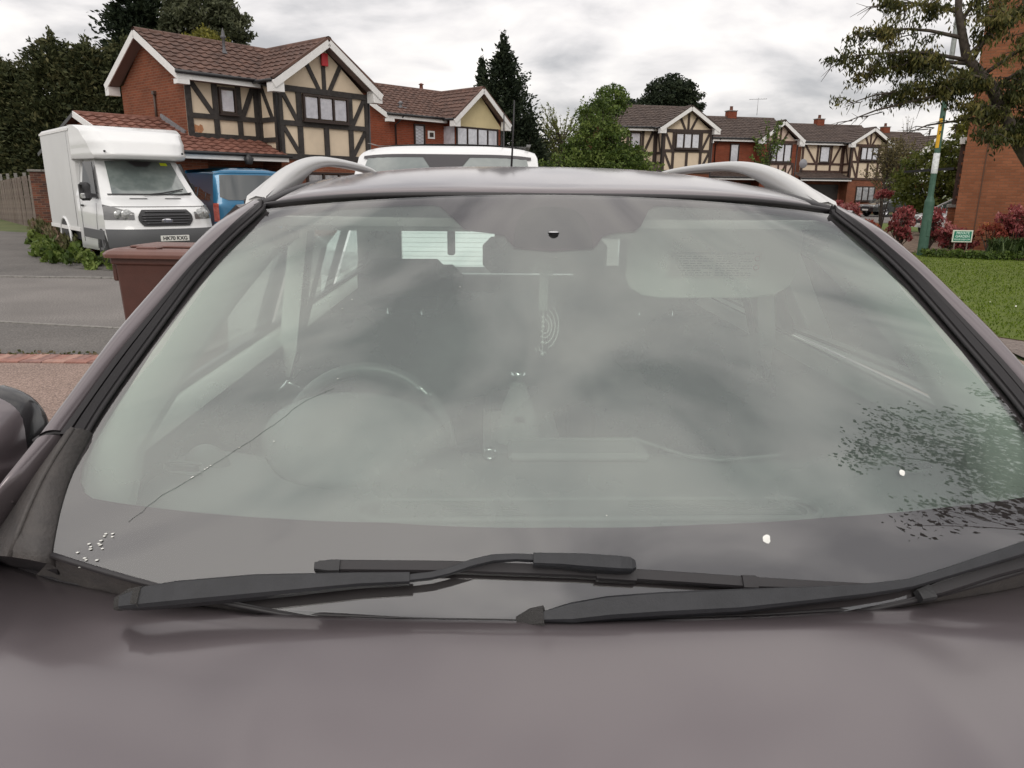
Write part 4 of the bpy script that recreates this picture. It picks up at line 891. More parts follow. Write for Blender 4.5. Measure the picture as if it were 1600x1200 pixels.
# budding willow-like tree
def spray_tree(x, y, h, spread, label, mt, n=70, size=.12, name='young_tree', per=26, tr=.07, lean=.0, leafstart=.35, droop=0, base=.3, group=None, brk=1.0):
    t = thing(name, label, 'tree', (x, y, 0), 0, group); tb = MB(); P = []; T = []; D = []
    tb.tube([(0,0,0), (lean*.4,0,h*.35), (lean,0,h*.7)], [tr, tr*.8, tr*.4], 6)
    for i in range(n):
        z0 = h*rng.uniform(base, .72); an = rng.uniform(0, 2*pi); L = h*rng.uniform(.2, .45); r_ = spread*rng.uniform(.15, 1)
        a = Vector((lean*z0/h, 0, z0)); q = Vector((lean+r_*cos(an), r_*sin(an)*.7, min(z0+L, h*1.02)-droop*r_)); mid = a.lerp(q, .5)+Vector((0, 0, -.05*L))
        tb.tube([a, mid, q], [tr*.28, tr*.16, .004], 4, cap=False)
        for k in range(per):
            s = rng.uniform(leafstart, 1); p = a*(1-s)**2+mid*2*s*(1-s)+q*s*s; P.append(tuple(p+Vector(rng.normal(0, size*.55, 3)))); D.append(tuple(q-a)); T.append(rng.uniform())
    tb.build('trunk', bark(), t); leaves('crown', P, size, mt, t, T, 1.5, dirs=np.array(D)/h*2, jitter=.6, kind='stuff'); return t
spray_tree(3.1, 50, 6.6, 3.2, 'pale budding tree with upright wispy twigs right of the tall dark conifer', bud, 150, .09, 'budding_tree', per=34, tr=.12, base=.12)
spray_tree(1.9, 51, 5.9, 2.4, 'smaller pale budding tree close beside the tall dark conifer', bud, 100, .09, 'budding_tree', per=30, tr=.1, base=.12)
broadleaf(4.0, 34.5, 6.2, [(-.3,0,4.4,.8,.9,1.2),(-.3,0,3.3,1.55,1.3,1.2),(.6,0,2.3,1.9,1.5,1.3)], 'tall leafy green bush hiding the left side of the first far mock tudor house', lush, 16000, size=.09, per=30, crad=.34, tr=.12, name='leafy_bush')
broadleaf(2.2, 34.0, 3.6, [(0,0,2.0,1.7,1.4,1.1),(1.7,0,2.2,1.9,1.4,1.2),(-.9,0,1.6,1.3,1.2,.8),(3.3,0,1.6,1.3,1.2,.9)], 'broad mid green bush low behind the white van roof', lush, 13000, size=.085, per=30, crad=.32, tr=.12, name='leafy_bush')
broadleaf(4.6, 38, 6.6, [(.1,0,5.7,.8,.8,.7),(-.8,0,5.0,.7,.7,.6)], 'light green tree top above the leafy bush by the first far house', lush, 4200, size=.09, per=26, crad=.3, tr=.1)
broadleaf(13.1, 66, 10.6, [(0,0,9.1,2.2,2,1.7),(-1.8,0,8.2,1.6,1.5,1.1),(1.2,0,8.6,1.5,1.5,1.4)], 'rounded dark evergreen tree behind the first far roof ridge', evg2, 16000, size=.15, per=30, crad=.45, tr=.3)
broadleaf(8.9, 64, 8.6, [(0,0,7.6,1.6,1.6,1.1)], 'small dark evergreen clump at the left end of the first far ridge', evg2, 6000, size=.14, per=30, crad=.4, tr=.2)
spray_tree(14.9, 45, 5.6, 1.3, 'slim young birch with light green leaves before the pink gabled house', lush, 46, .10, 'birch_tree', per=26, tr=.06, droop=.4)
spray_tree(20.6, 42.5, 4.5, 1.5, 'sparse young tree with brown twigs before the third far house', leaf_mat('brown_bud',[(.07,.06,.03),(.14,.12,.05),(.22,.18,.09)]), 90, .075, 'young_tree', per=30, tr=.06, droop=.3)
spray_tree(21.9, 43.5, 4.7, 1.4, 'second sparse brown-twigged young tree between the third and last far houses', leaf_mat('brown_bud',[]) , 90, .075, 'young_tree', per=30, tr=.06, droop=.3)
spray_tree(38.5, 76, 8.7, .9, 'bare thin tree spike above the last far roofs', leaf_mat('brown_bud',[]), 26, .1, 'bare_tree', per=5, tr=.16)
broadleaf(45.5, 78, 9, [(0,0,8.2,1.4,1,1.0)], 'yellow-green tree top behind the last roof near the lamp post', gold, 1200, size=.22, per=24, crad=.5)
broadleaf(16.6, 30.5, 3.4, [(0,0,1.9,1.35,1.2,1.5),(1.1,0,2.6,1.2,1,1.3)], 'olive green rounded shrub right of the lamp post before the last house', leaf_mat('laurel_leaf', [(.05,.07,.012),(.12,.14,.03),(.20,.22,.05)], .5, .3), 9000, size=.10, per=28, crad=.33, name='rounded_shrub')
def shrub(x, y, h, r, label, mt, n=2600, size=.075, name='photinia_shrub', cat='shrub', elong=1.9, crad=.22, group=None, z=0, lo=.15):
    t = thing(name, label, cat, (x, y, z), 0, group); tb = MB(); cen = []
    for i in range(max(8, n//45)):
        an = rng.uniform(0, 2*pi); q = rng.uniform(0, 1)**.5*r; zz = h*(lo+(.95-lo)*rng.uniform()**.8*(1-.35*q/r)); cen.append((q*cos(an), q*sin(an), zz))
        if i < 22: tb.tube([(0,0,0), (q*cos(an)*.5, q*sin(an)*.5, zz*.6), cen[-1]], [.02,.014,.006], 4, cap=False)
    tb.build('stems', bark(), t); P, T = clump_pts(cen, crad, 45, .8); T = np.clip(T*.5+.5*(P[:,2]/h), 0, 1)
    leaves('foliage', P, size, mt, t, T, elong, dirs=np.tile([0,0,.7],(len(P),1)), jitter=.8, kind='stuff'); return t
GP = 'photinia shrubs in the verge'
shrub(9.75, 22.5, 1.55, .50, 'bright red and pink photinia nearest the purple-grey car roof pillar', redf, 2500, .06, group=GP, crad=.15)
shrub(9.75, 20.6, 1.0, .42, 'yellow and red mixed shrub low beside the purple-grey car pillar', redo, 1400, .055, name='mixed_shrub', crad=.15)
shrub(13.45, 27.6, 1.75, .24, 'slender red-topped photinia on a thin stem before the parked dark cars', redf, 500, .065, group=GP, crad=.13, lo=.78)
shrub(10.6, 20.6, 1.5, .27, 'upright red photinia just left of the lamp post', redf, 1500, .055, group=GP, crad=.14)
shrub(11.6, 20.9, 1.35, .24, 'narrow red photinia right of the lamp post before the white car', redf, 1000, .055, group=GP, crad=.13)
shrub(11.75, 19.9, .92, .40, 'low spreading red photinia just left of the green sign', redf, 1700, .055, group=GP, crad=.15)
shrub(12.75, 19.1, 1.55, .42, 'large red and pink photinia in front of the brick gable wall', redf, 2200, .055, group=GP, crad=.15)
shrub(13.6, 18.7, 1.35, .5, 'orange-tipped red shrub at the right frame edge before the brick wall', redo, 2000, .055, name='acer_shrub', crad=.15)
shrub(12.2, 19.2, 1.05, .35, 'sparse yellow and orange leaved shrub beside the green sign', redo, 700, .05, name='acer_shrub', crad=.14)
def strap(x, y, h, n, label, group):
    t = thing('strap_leaf_plant', label, 'plant', (x, y, .04), 0, group); b = MB()
    for i in range(n):
        an = rng.uniform(0, 2*pi); sp = rng.uniform(.1, .55); L = h*rng.uniform(.7, 1.1); bx_, by_ = rng.normal(0,.12,2); w_ = .018
        pts = [(bx_+cos(an)*sp*s*s, by_+sin(an)*sp*s*s, L*(s-.35*s*s*s)) for s in (0,.35,.7,1)]; ww = [w_, w_, w_*.7, .002]; px_, py_ = -sin(an), cos(an)
        b.grid([[(p[0]-px_*k, p[1]-py_*k, p[2]), (p[0]+px_*k, p[1]+py_*k, p[2])] for p, k in zip(pts, ww)])
    o = b.build('leaves', yucca, t, kind='stuff'); a = o.data.attributes.new('tone','FLOAT','FACE'); a.data.foreach_set('value', rng.uniform(0,1,len(o.data.polygons)).astype(np.float32)); return t
for i, (x, y) in enumerate(((12.1,18.5),(12.45,18.3),(12.8,18.4),(13.2,18.1),(12.9,18.8),(13.6,17.9),(11.85,18.1))): strap(x, y, .72, 110, 'clump of arching green strap leaves in the bed right of the sign', 'strap-leaved plants in the bed')
P, T = clump_pts([(rng.uniform(10.2,15.5), 0, .1) for _ in range(150)], .17, 40, .6)
cx = P[:,0]; P[:,1] += 18.0-(cx-11.3)*.42*(cx < 15)+np.repeat(rng.uniform(-.25,.25,150),40); P[:,2] = np.abs(P[:,2])+.03
o = leaves('ground_cover', P, .05, lush, None, T*.8, 1.4, kind='stuff'); tag(o, 'low green ground cover along the lawn side of the planting bed', 'ground cover')
P, T = clump_pts([(rng.uniform(-13.8,-6.0), 0, .02+.16*rng.uniform()**3) for _ in range(130)], .15, 45, .8)
cx = P[:,0]; yb = np.interp(cx, [-14,-12,-10,-8,-6], [21.6,18.7,15.7,14.0,13.25]); P[:,1] += yb+.35+np.repeat(rng.normal(0,.28,130),45); P[:,2] = np.abs(P[:,2])*1.2+.02
o = leaves('weeds', P, .075, lush, None, np.clip(T+.15,0,1), 1.8, dirs=np.tile([0,0,.8],(len(P),1)), jitter=.7, kind='stuff'); tag(o, 'bright green weeds growing along the footpath below the white box van', 'weeds')
P, T = clump_pts([(rng.uniform(-14.5,-9.6), 0, .3) for _ in range(60)], .22, 45, 1.0)
cx = P[:,0]; yb = np.interp(cx, [-14.5,-12,-10,-9], [22.6,19.2,16.6,15.6]); P[:,1] += yb+np.repeat(rng.uniform(0,.4,60),45); P[:,2] = np.abs(P[:,2])+.02
o = leaves('dry_weeds', P, .06, leaf_mat('dry_stalk', [(.05,.06,.02),(.12,.12,.05),(.24,.16,.12)]), None, T, 2.6, dirs=np.tile([0,0,1.],(len(P),1)), jitter=.4, kind='stuff'); tag(o, 'tall dry brownish weeds at the foot of the old brick wall', 'weeds')
o = leaves('leaf_litter', [(rng.uniform(-7.5,-3.6), 6.74+rng.normal()*.05, .02) for _ in range(260)], .03, leaf_mat('dry_stalk', []), None, elong=1.3, kind='stuff'); tag(o, 'dry brown leaf litter along the edge between drive and footway', 'leaves')

# overhanging robinia-like tree at right (trunk just outside the frame)
rt = thing('overhanging_tree', 'large tree with drooping olive leaf clusters and bare twigs overhanging from the right', 'tree', (11.2, 13.6, 0))
tb = MB(); tb.tube([(-.75,.3,0),(-1.2,.2,1.2),(-2.0,.05,2.05),(-2.5,0,2.6),(-3.0,0,3.35),(-3.5,0,3.8),(-3.75,0,4.5),(-3.9,0,5.4)], [.17,.15,.13,.115,.10,.08,.06,.03], 10)
br_ = []
def limb(a, b_, r0, sag=.2, n=1):
    a, b_ = Vector(a), Vector(b_); m_ = a.lerp(b_, .5)+Vector((rng.normal()*.1, rng.normal()*.15, sag)); tb.tube([a, a.lerp(m_, .6)+Vector((0,0,.03)), m_, m_.lerp(b_, .55)+Vector((rng.normal()*.06, 0, .04)), b_], [r0*.8, r0*.6, r0*.45, r0*.3, r0*.10], 6); br_.append((a, m_, b_)); return m_
ends = [((-3.4,0,3.7),(-5.35,.2,3.45)),((-3.45,0,3.75),(-5.9,.2,3.72)),((-3.0,0,3.3),(-5.5,.1,2.70)),((-3.05,0,3.3),(-5.35,.2,3.05)),((-3.6,0,4.1),(-5.4,.2,4.15)),((-3.75,0,4.5),(-5.0,.3,4.65)),((-2.6,0,2.8),(-4.3,.1,2.55)),
  ((-3.0,0,3.3),(-4.6,-.2,3.25)),((-3.8,0,4.8),(-3.7,.3,5.8)),((-3.5,0,3.8),(-2.0,.2,4.9)),((-3.0,0,3.3),(-1.6,-.2,3.9)),((-2.5,0,2.6),(-1.7,.2,3.2)),((-3.0,0,3.3),(-4.6,.1,3.75)),((-3.2,0,3.5),(-2.3,-.3,4.3)),((-2.7,0,2.9),(-2.5,-.4,3.5)),((-2.4,0,2.5),(-3.1,-.3,2.50)),((-2.3,0,2.4),(-2.35,-.3,2.62)),((-3.0,0,3.35),(-3.9,-.4,3.3)),((-3.4,0,3.7),(-3.2,-.4,4.5)),((-2.8,0,3.1),(-2.0,-.4,3.1)),((-3.7,0,4.3),(-2.9,-.2,5.0)),((-2.6,0,2.8),(-3.5,-.2,2.95))]
for a, b_ in ends: limb(a, b_, .045, .12)
P = []; T = []; D = []
for ci, (a, m_, b_) in enumerate(list(br_)):
    k = 17 if ci not in (2,6) else 7
    for i in range(k):
        s = rng.uniform(.18, .98) if ci not in (2,6) else rng.uniform(.05,.45); p = a*(1-s)**2+m_*2*s*(1-s)+b_*s*s
        q = p+Vector((rng.normal()*.19-.08, rng.normal()*.25, rng.normal()*.12+.02)); tb.tube([p, p.lerp(q, .5)+Vector((0,0,.05)), q], [.012,.008,.004], 4, cap=False)
        tn = rng.uniform(.05,.95); nn = 60 if ci not in (2,6) else 34
        for j in range(nn):
            s2 = rng.uniform(.1, 1.1); c = p.lerp(q, s2); P.append(tuple(c+Vector((rng.normal()*.065, rng.normal()*.10, -abs(rng.normal())*.08+.03)))); T.append(tn); D.append((rng.normal()*.4, rng.normal()*.4, -1))
for (a, m_, b_) in br_[:7]:      # bare twigs reaching past the leaves
    for i in range(7):
        s = rng.uniform(.45, .95); p = a*(1-s)**2+m_*2*s*(1-s)+b_*s*s; q = p+Vector((-rng.uniform(.1,.55), rng.normal()*.2, -rng.uniform(.02,.35))); w_ = p.lerp(q, .55)+Vector((0,0,.08))
        tb.tube([p, w_, q], [.010,.007,.003], 4, cap=False)
        for _ in range(2): e_ = w_+Vector((-rng.uniform(.05,.22), rng.normal()*.1, rng.uniform(-.18,.08))); tb.tube([w_, e_], [.005,.002], 4, cap=False)
tb.build('trunk', bark(), rt); leaves('crown', P, .034, dry, rt, T, 2.6, dirs=np.array(D), jitter=.3, kind='stuff')

# tree to the right of the photographer, outside the frame but mirrored in the windscreen
nt_ = thing('overhanging_tree', 'airy small-leaved tree beyond the right frame edge, mirrored in the windscreen corner', 'tree', (7.75, -2.35, 0))
tb = MB(); tb.tube([(0,0,0),(-.2,.2,2.2),(-.6,.7,4.4),(-1.1,1.2,6.6),(-1.4,1.5,9.0)], [.20,.17,.13,.08,.03], 8); P = []; T = []
for i in range(80):
    z0 = rng.uniform(5.2, 9.6); an = rng.uniform(0, 2*pi); Lb = 2.0*max(.12, 1-((z0-7.5)/2.4)**2)**.5*rng.uniform(.5, 1); k_ = z0/9; a = Vector((-1.4*k_, 1.5*k_, z0-.5)); b_ = a+Vector((cos(an)*Lb, sin(an)*Lb, rng.uniform(.2,.8)))
    tb.tube([a, a.lerp(b_,.5)+Vector((0,0,.12)), b_], [.03,.018,.005], 5, cap=False)
    for j in range(8):
        s = rng.uniform(.25, 1.05); p = a.lerp(b_, s)+Vector(rng.normal(0,.16,3)); q = p+Vector(rng.normal(0,.2,3)); tb.tube([a.lerp(b_, s), q], [.006,.003], 4, cap=False); tn = rng.uniform()
        for k in range(84): P.append(tuple(p.lerp(q, rng.uniform())+Vector(rng.normal(0,.09,3)))); T.append(tn)
tb.build('trunk', bark(), nt_); leaves('crown', P, .042, leaf_mat('hawthorn_leaf', [(.016,.028,.008),(.03,.046,.014),(.05,.07,.025)]), nt_, T, 1.3, kind='stuff')

# ================================================================== the near car (its rear points away from the camera)
PSI = R(2.0); CX = .13
suv = thing('parked_car', 'large purple-grey family car nose towards us, filling the foreground', 'car', (CX*cos(PSI), CX*sin(PSI), 0), PSI)
paint = mat('mauve_metallic_paint', (.152,.130,.138), .34, .60, coat=.8, bump=.02, bscale=900, var=.02, vscale=1.2); paint.node_tree.nodes['Principled BSDF'].inputs['Coat Roughness'].default_value = .11; paint.node_tree.nodes['Principled BSDF'].inputs['Coat IOR'].default_value = 1.6
pil = paint
silver = mat('satin_silver_rail', (.62,.62,.61), .36, .45)
rubber_b = mat('window_rubber', (.022,.020,.022), .48, bump=.05, bscale=300); cowl_m = mat('cowl_plastic', (.040,.037,.037), .6, c2=(.065,.058,.055), vscale=14, bump=.2, bscale=180)
wiper_m = mat('wiper_paint', (.015,.016,.019), .5, bump=.12, bscale=400, c2=(.022,.023,.027), vscale=30)
E_ = [(.718,.924,1.061),(.734,.975,1.123),(.735,1.06,1.179),(.683,1.20,1.299),(.645,1.335,1.396),(.598,1.45,1.470),(.57,1.516,1.507)]
C_ = [(0,.0,.86,.967),(.27,0,1.02,1.135),(.62,0,1.22,1.335),(1,0,1.44,1.54)]
ds = np.r_[0, np.cumsum([math.dist(a, b) for a, b in zip(E_[:-1], E_[1:])])]; ds /= ds[-1]
Ev = np.array(E_); Cv = np.array([c[1:] for c in C_]); Cs = np.array([c[0] for c in C_])
# smooth tables
tt = np.linspace(0, 1, 60)
def smooth(a, k=3, it=6):
    a = a.copy()
    for _ in range(it): a[1:-1] = (a[:-2]+a[1:-1]*2+a[2:])/4
    return a
Et = np.stack([smooth(np.interp(tt, ds, Ev[:,k]), it=30) for k in range(3)], 1); Ct = np.stack([smooth(np.interp(tt, Cs, Cv[:,k]), it=40) for k in range(3)], 1)
pf = lambda a, d: np.polyval(np.polyfit(tt, a, d), tt)
Et = np.stack([pf(Et[:,0], 6), pf(Et[:,1], 4), pf(Et[:,2], 4)], 1); Ct = np.stack([Ct[:,0], pf(Ct[:,1], 3), pf(Ct[:,2], 3)], 1)
def GS(u, v, off=0.0):
    def f(u, v):
        e = np.array([np.interp(v, tt, Et[:,k]) for k in range(3)]); c = np.array([np.interp(v, tt, Ct[:,k]) for k in range(3)])
        if v < 0: e = Et[0]+(Et[1]-Et[0])*v*59; c = Ct[0]+(Ct[1]-Ct[0])*v*59
        return np.array([u*e[0], c[1]+(e[1]-c[1])*u*u, c[2]+(e[2]-c[2])*u*u])
    p = f(u, v)
    if off:
        h = .01; a = f(u+h, v)-f(u-h, v); b = f(u, v+h)-f(u, v-h); n = np.cross(a, b); n /= np.linalg.norm(n)
        if n[2] < 0: n = -n
        p = p+n*off
    return tuple(p)
wsg = glass_mat('windscreen_glass', (.96,1,.98), ior=2.28, dust_haze=.010, dust_haze_col=(.70,.70,.68))
inner = glass_mat('windscreen_inner_ply', (.92,1,.96), ior=1.15, dust_haze=.28, dust_haze_col=(.76,.87,.82), film=True)  # pale green diffuse paints a veil of haze over the cabin
wso = MB().grid([[GS(u, v) for u in np.linspace(-1, 1, 81)] for v in np.linspace(0, 1, 61)]).build('windscreen', wsg, suv)
MB().grid([[GS(u, v, -.009) for u in np.linspace(-1, 1, 61)] for v in np.linspace(0, 1, 41)]).build('inner_ply', inner, wso)
# printed black border under the glass
frit = mat('printed_glass_border', (.034,.019,.026), .5)
fb_tab = [(-.985,.19),(-.977,.155),(-.966,.138),(-.945,.130),(-.90,.133),(-.836,.139),(-.601,.16),(-.379,.177),(-.028,.183),(.252,.18),(.511,.169),(.75,.150),(.90,.135),(.945,.130),(.966,.138),(.977,.155),(.985,.19)]
ft_tab = [(-.985,.90),(-.97,.93),(-.94,.955),(-.80,.976),(-.699,.980),(-.41,.977),(-.385,.972),(-.347,.942),(-.290,.892),(-.265,.884),(-.212,.878),(-.165,.872),(-.140,.842),(-.125,.832),(-.02,.824),(.10,.834),(.115,.846),(.135,.870),(.17,.882),(.235,.888),(.262,.905),(.305,.962),(.325,.975),(.36,.981),(.70,.982),(.86,.972),(.94,.955),(.97,.93),(.985,.90)]
fr = MB(); us = np.unique(np.r_[np.linspace(-.985,.985,140), [a for a, _ in fb_tab], [a for a, _ in ft_tab]])
fr.grid([[GS(u, interp(fb_tab, u)[0]*k, -.004) for u in us] for k in np.linspace(0,1,8)])
fr.grid([[GS(u, interp(ft_tab, u)[0]+(1-interp(ft_tab, u)[0])*k, -.004) for u in us] for k in np.linspace(0,1,6)])
for s in (-1, 1): fr.grid([[GS(s*(.985+.015*k), v, -.004) for v in np.linspace(0,1,50)] for k in (0,.5,1)])
fr.build('glass_border', frit, suv)
sn_t = [(-.133,.846),(-.134,.875),(-.130,.905),(-.115,.935),(-.09,.955),(-.05,.963),(-.01,.965),(.03,.962),(.062,.952),(.085,.930),(.098,.900),(.101,.870),(.098,.846)]
sn = MB(); top = {u: v for u, v in sn_t}
sn.grid([[GS(u, .832+(v-.832)*k, -.003) for u, v in sn_t] for k in np.linspace(0,1,5)]); so = sn.build('sensor_housing', mat('sensor_black', (.003,.002,.003), .5), suv)
p = GS(-.015, .876, .001)
MB().lathe([(0,.002),(.007,.0015),(.010,0)], n=12).build('camera_lens', mat('lens_grey', (.55,.56,.57), .3), so, loc=p)
MB().bbox((-.115,1.44,1.43),(.09,1.60,1.49),.02).build('sensor_cover', mat('interior_black', (.012,.012,.013), .6), suv)
# crack, droppings
def crack(pts, r, nm, m):
    MB().tube(pts, r, 4, cap=False).build(nm, m, suv)
ck = [(-.485,1.053,1.181),(-.443,1.081,1.207),(-.334,1.137,1.258)]
ckp = [GS(u, v, .0008) for u, v in ((-.866,.101),(-.826,.149),(-.756,.219),(-.677,.299),(-.628,.355),(-.587,.403),(-.52,.445))]
crack([tuple(np.array(q)+rng.normal(0,.0012,3)*[1,.2,.2]) for a, b in zip(ckp[:-1], ckp[1:]) for q in [np.array(a)*(1-k)+np.array(b)*k for k in (0,.25,.5,.75)]], .00028, 'crack_line', mat('glass_crack', (.12,.14,.13), .3))
wd = mat('white_deposit', (.80,.80,.76), .7)
for k in range(6):
    q = rng.uniform(.3,.5); i = min(5, int(q*6)); a, b = np.array(ckp[i]), np.array(ckp[i+1]); p_ = a*(1-(q*6-i))+b*(q*6-i)
    if 1: MB().lathe([(0,.001),(.0012,.0005),(.0014,0)], n=6).build('dust_speck', wd, suv, loc=tuple(p_))
for k in range(16):
    u, v = -.948+.062*(k/16)+rng.normal()*.005, .004+.074*(k/16)+rng.normal()*.006; MB().lathe([(0,.001),(.0016+rng.uniform()*.0014,.0006),(.002,0)], n=6).build('dust_speck', wd, suv, loc=GS(u, v, .0008))
for k in range(9): MB().lathe([(0,.001),(.0010,.0006),(.0012,0)], n=6).build('dust_speck', wd, suv, loc=GS(rng.uniform(-.9,.9), rng.uniform(.03,.8), .0008))
def dropping(u, v, r, nm):
    c = np.array(GS(u, v, .0005)); a = np.array(GS(u+.02, v))-np.array(GS(u-.02, v)); b = np.array(GS(u, v+.02))-np.array(GS(u, v-.02)); a /= np.linalg.norm(a); b /= np.linalg.norm(b); n = np.cross(a, b); n /= np.linalg.norm(n); n = n*np.sign(n[2])
    V = [c+n*.0025]; k = 22
    for i in range(k):
        t = 2*pi*i/k; q = r*(1+.06*rng.normal()); V.append(c+a*q*cos(t)*.85+b*q*sin(t))
    MB().add(V, [(0, 1+i, 1+(i+1) % k) for i in range(k)], True).build(nm, wd, suv)
dropping(.371, .143, .0068, 'bird_dropping'); dropping(.682, .230, .0052, 'bird_dropping')
# --- body surfaces
def both(fn):
    for s in (-1, 1): fn(s)
I_ = [(.835,.955,1.05),(.812,.978,1.088),(.778,.996,1.140),(.755,1.050,1.185),(.717,1.165,1.2775),(.655,1.332,1.401),(.60,1.466,1.485),(.585,1.56,1.513)]
O_ = [(.862,.93,1.05),(.835,.945,1.095),(.803,.975,1.150),(.785,1.04,1.193),(.738,1.21,1.318),(.68,1.377,1.431),(.66,1.473,1.478),(.63,1.66,1.522)]
def resamp(P, n):
    P = np.array(P, float); s = np.r_[0, np.cumsum(np.linalg.norm(np.diff(P, axis=0), axis=1))]; s /= s[-1]; q = np.linspace(0, 1, n)
    out_ = np.stack([np.interp(q, s, P[:,k]) for k in range(3)], 1)
    for _ in range(n//4): out_[1:-1] = (out_[:-2]+2*out_[1:-1]+out_[2:])/4
    return out_
def matchz(Pa, Pb, n, z0=None, z1=None):
    zs = np.linspace(z0 if z0 is not None else max(Pa[0][2], Pb[0][2]), z1 if z1 is not None else min(Pa[-1][2], Pb[-1][2]), n)
    f = lambda P: np.stack([np.interp(zs, [p[2] for p in P], [p[k] for p in P]) for k in (0,1)]+[zs], 1)
    def sm(a):
        for _ in range(5): a[1:-1] = (a[:-2]+2*a[1:-1]+a[2:])/4
        return a
    return sm(f(Pa)), sm(f(Pb))
def pillar(s, z0, z1, nm, gap=0):
    A, B = matchz(I_, O_, 40, z0, z1); rows = []
    for a, b in zip(A, B):
        row = []
        for k in np.linspace(0, 1, 9):
            p = a*(1-k)+b*k; p = p+np.array([0,-.30,.35])*.028*sin(pi*k)**.8
            row.append((s*p[0], p[1], p[2]))
        e = b+np.array([.012, .03, -.02]); row += [(s*e[0], e[1], e[2]), (s*(e[0]+.012), e[1]+.06, e[2]-.035), (s*(e[0]-.03), e[1]+.10, e[2]-.045)]
        rows.append(row)
    MB().grid(rows).build(nm, paint, suv)
for s in (-1, 1):
    pillar(s, 1.193, 1.513, 'front_pillar'); pillar(s, 1.055, 1.188, 'fender_top')
    A, B = matchz(I_, O_, 10, 1.188, 1.193); MB().tube([(s*(A[4]*(1-k)+B[4]*k)[0], (A[4]*(1-k)+B[4]*k)[1]+.004, (A[4]*(1-k)+B[4]*k)[2]-.003+.008*sin(pi*k)) for k in np.linspace(0,1.1,6)], .006, 6).build('panel_gap', rubber_b, suv)
    # rubber trims beside the glass
    A, _ = matchz(I_, O_, 40, 1.185, 1.513)
    Ez = np.stack([np.interp(A[:,2]+.0, Et[:,2], Et[:,k]) for k in (0,1)]+[A[:,2]], 1)
    st = []
    for a, g in zip(A, Ez):
        a = a + np.array([-.001,.004,.0]); g = g+np.array([.002,-.004,.002]); w_ = a-g
        row = [tuple(g+np.array([0,.01,-.01])), tuple(g+np.array([0,-.006,.006])), tuple(g*.6+a*.4+np.array([0,-.012,.012])), tuple(g*.45+a*.55+np.array([0,.014,-.014])), tuple(g*.3+a*.7+np.array([0,-.008,.010])), tuple(a+np.array([0.001,-.012,.012])), tuple(a+np.array([.004,.01,-.012]))]
        st.append([(s*p[0], p[1], p[2]) for p in row])
    MB().grid(st, smooth=False).build('pillar_rubber', rubber_b, suv)
    MB().tube([(s*(g[0]+.001), g[1]-.004, g[2]+.003) for g in Ez], .0045, 6).build('pillar_rubber', rubber_b, suv)
# roof
def roofz(x, y): 
    z = 1.545+.070*(1-((2.4-y)/.94)**2) if y < 2.4 else 1.615-.055*((y-2.4)/1.7)**2
    return z-.036*(abs(x)/.56)**3
def fy(x): return 1.46+.105*(abs(x)/.57)**2
rg = []
for k in np.r_[np.linspace(0,.5,22), np.linspace(.54,1,20)]:
    row = []
    for x in np.linspace(-.62,.62,41):
        y = fy(x)+(4.12-fy(x))*k; z = roofz(x, y)
        if abs(x) > .565: z -= .010
        if k == 0: z -= .006
        row.append((x, y, z))
    rg.append(row)
rg.insert(0, [(p[0], p[1]+.004, p[2]-.018) for p in rg[0]])
MB().grid(rg).build('roof', paint, suv, solid=.004)
MB().tube([(x, fy(x)-.006, roofz(x, fy(x))-.008) for x in np.linspace(-.60,.60,41)], .0062, 6).build('roof_seal', rubber_b, suv)
MB().box((-.58,1.52,1.475),(.58,4.0,1.492)).build('headlining', mat('pale_headlining', (.62,.62,.58), .9), suv)
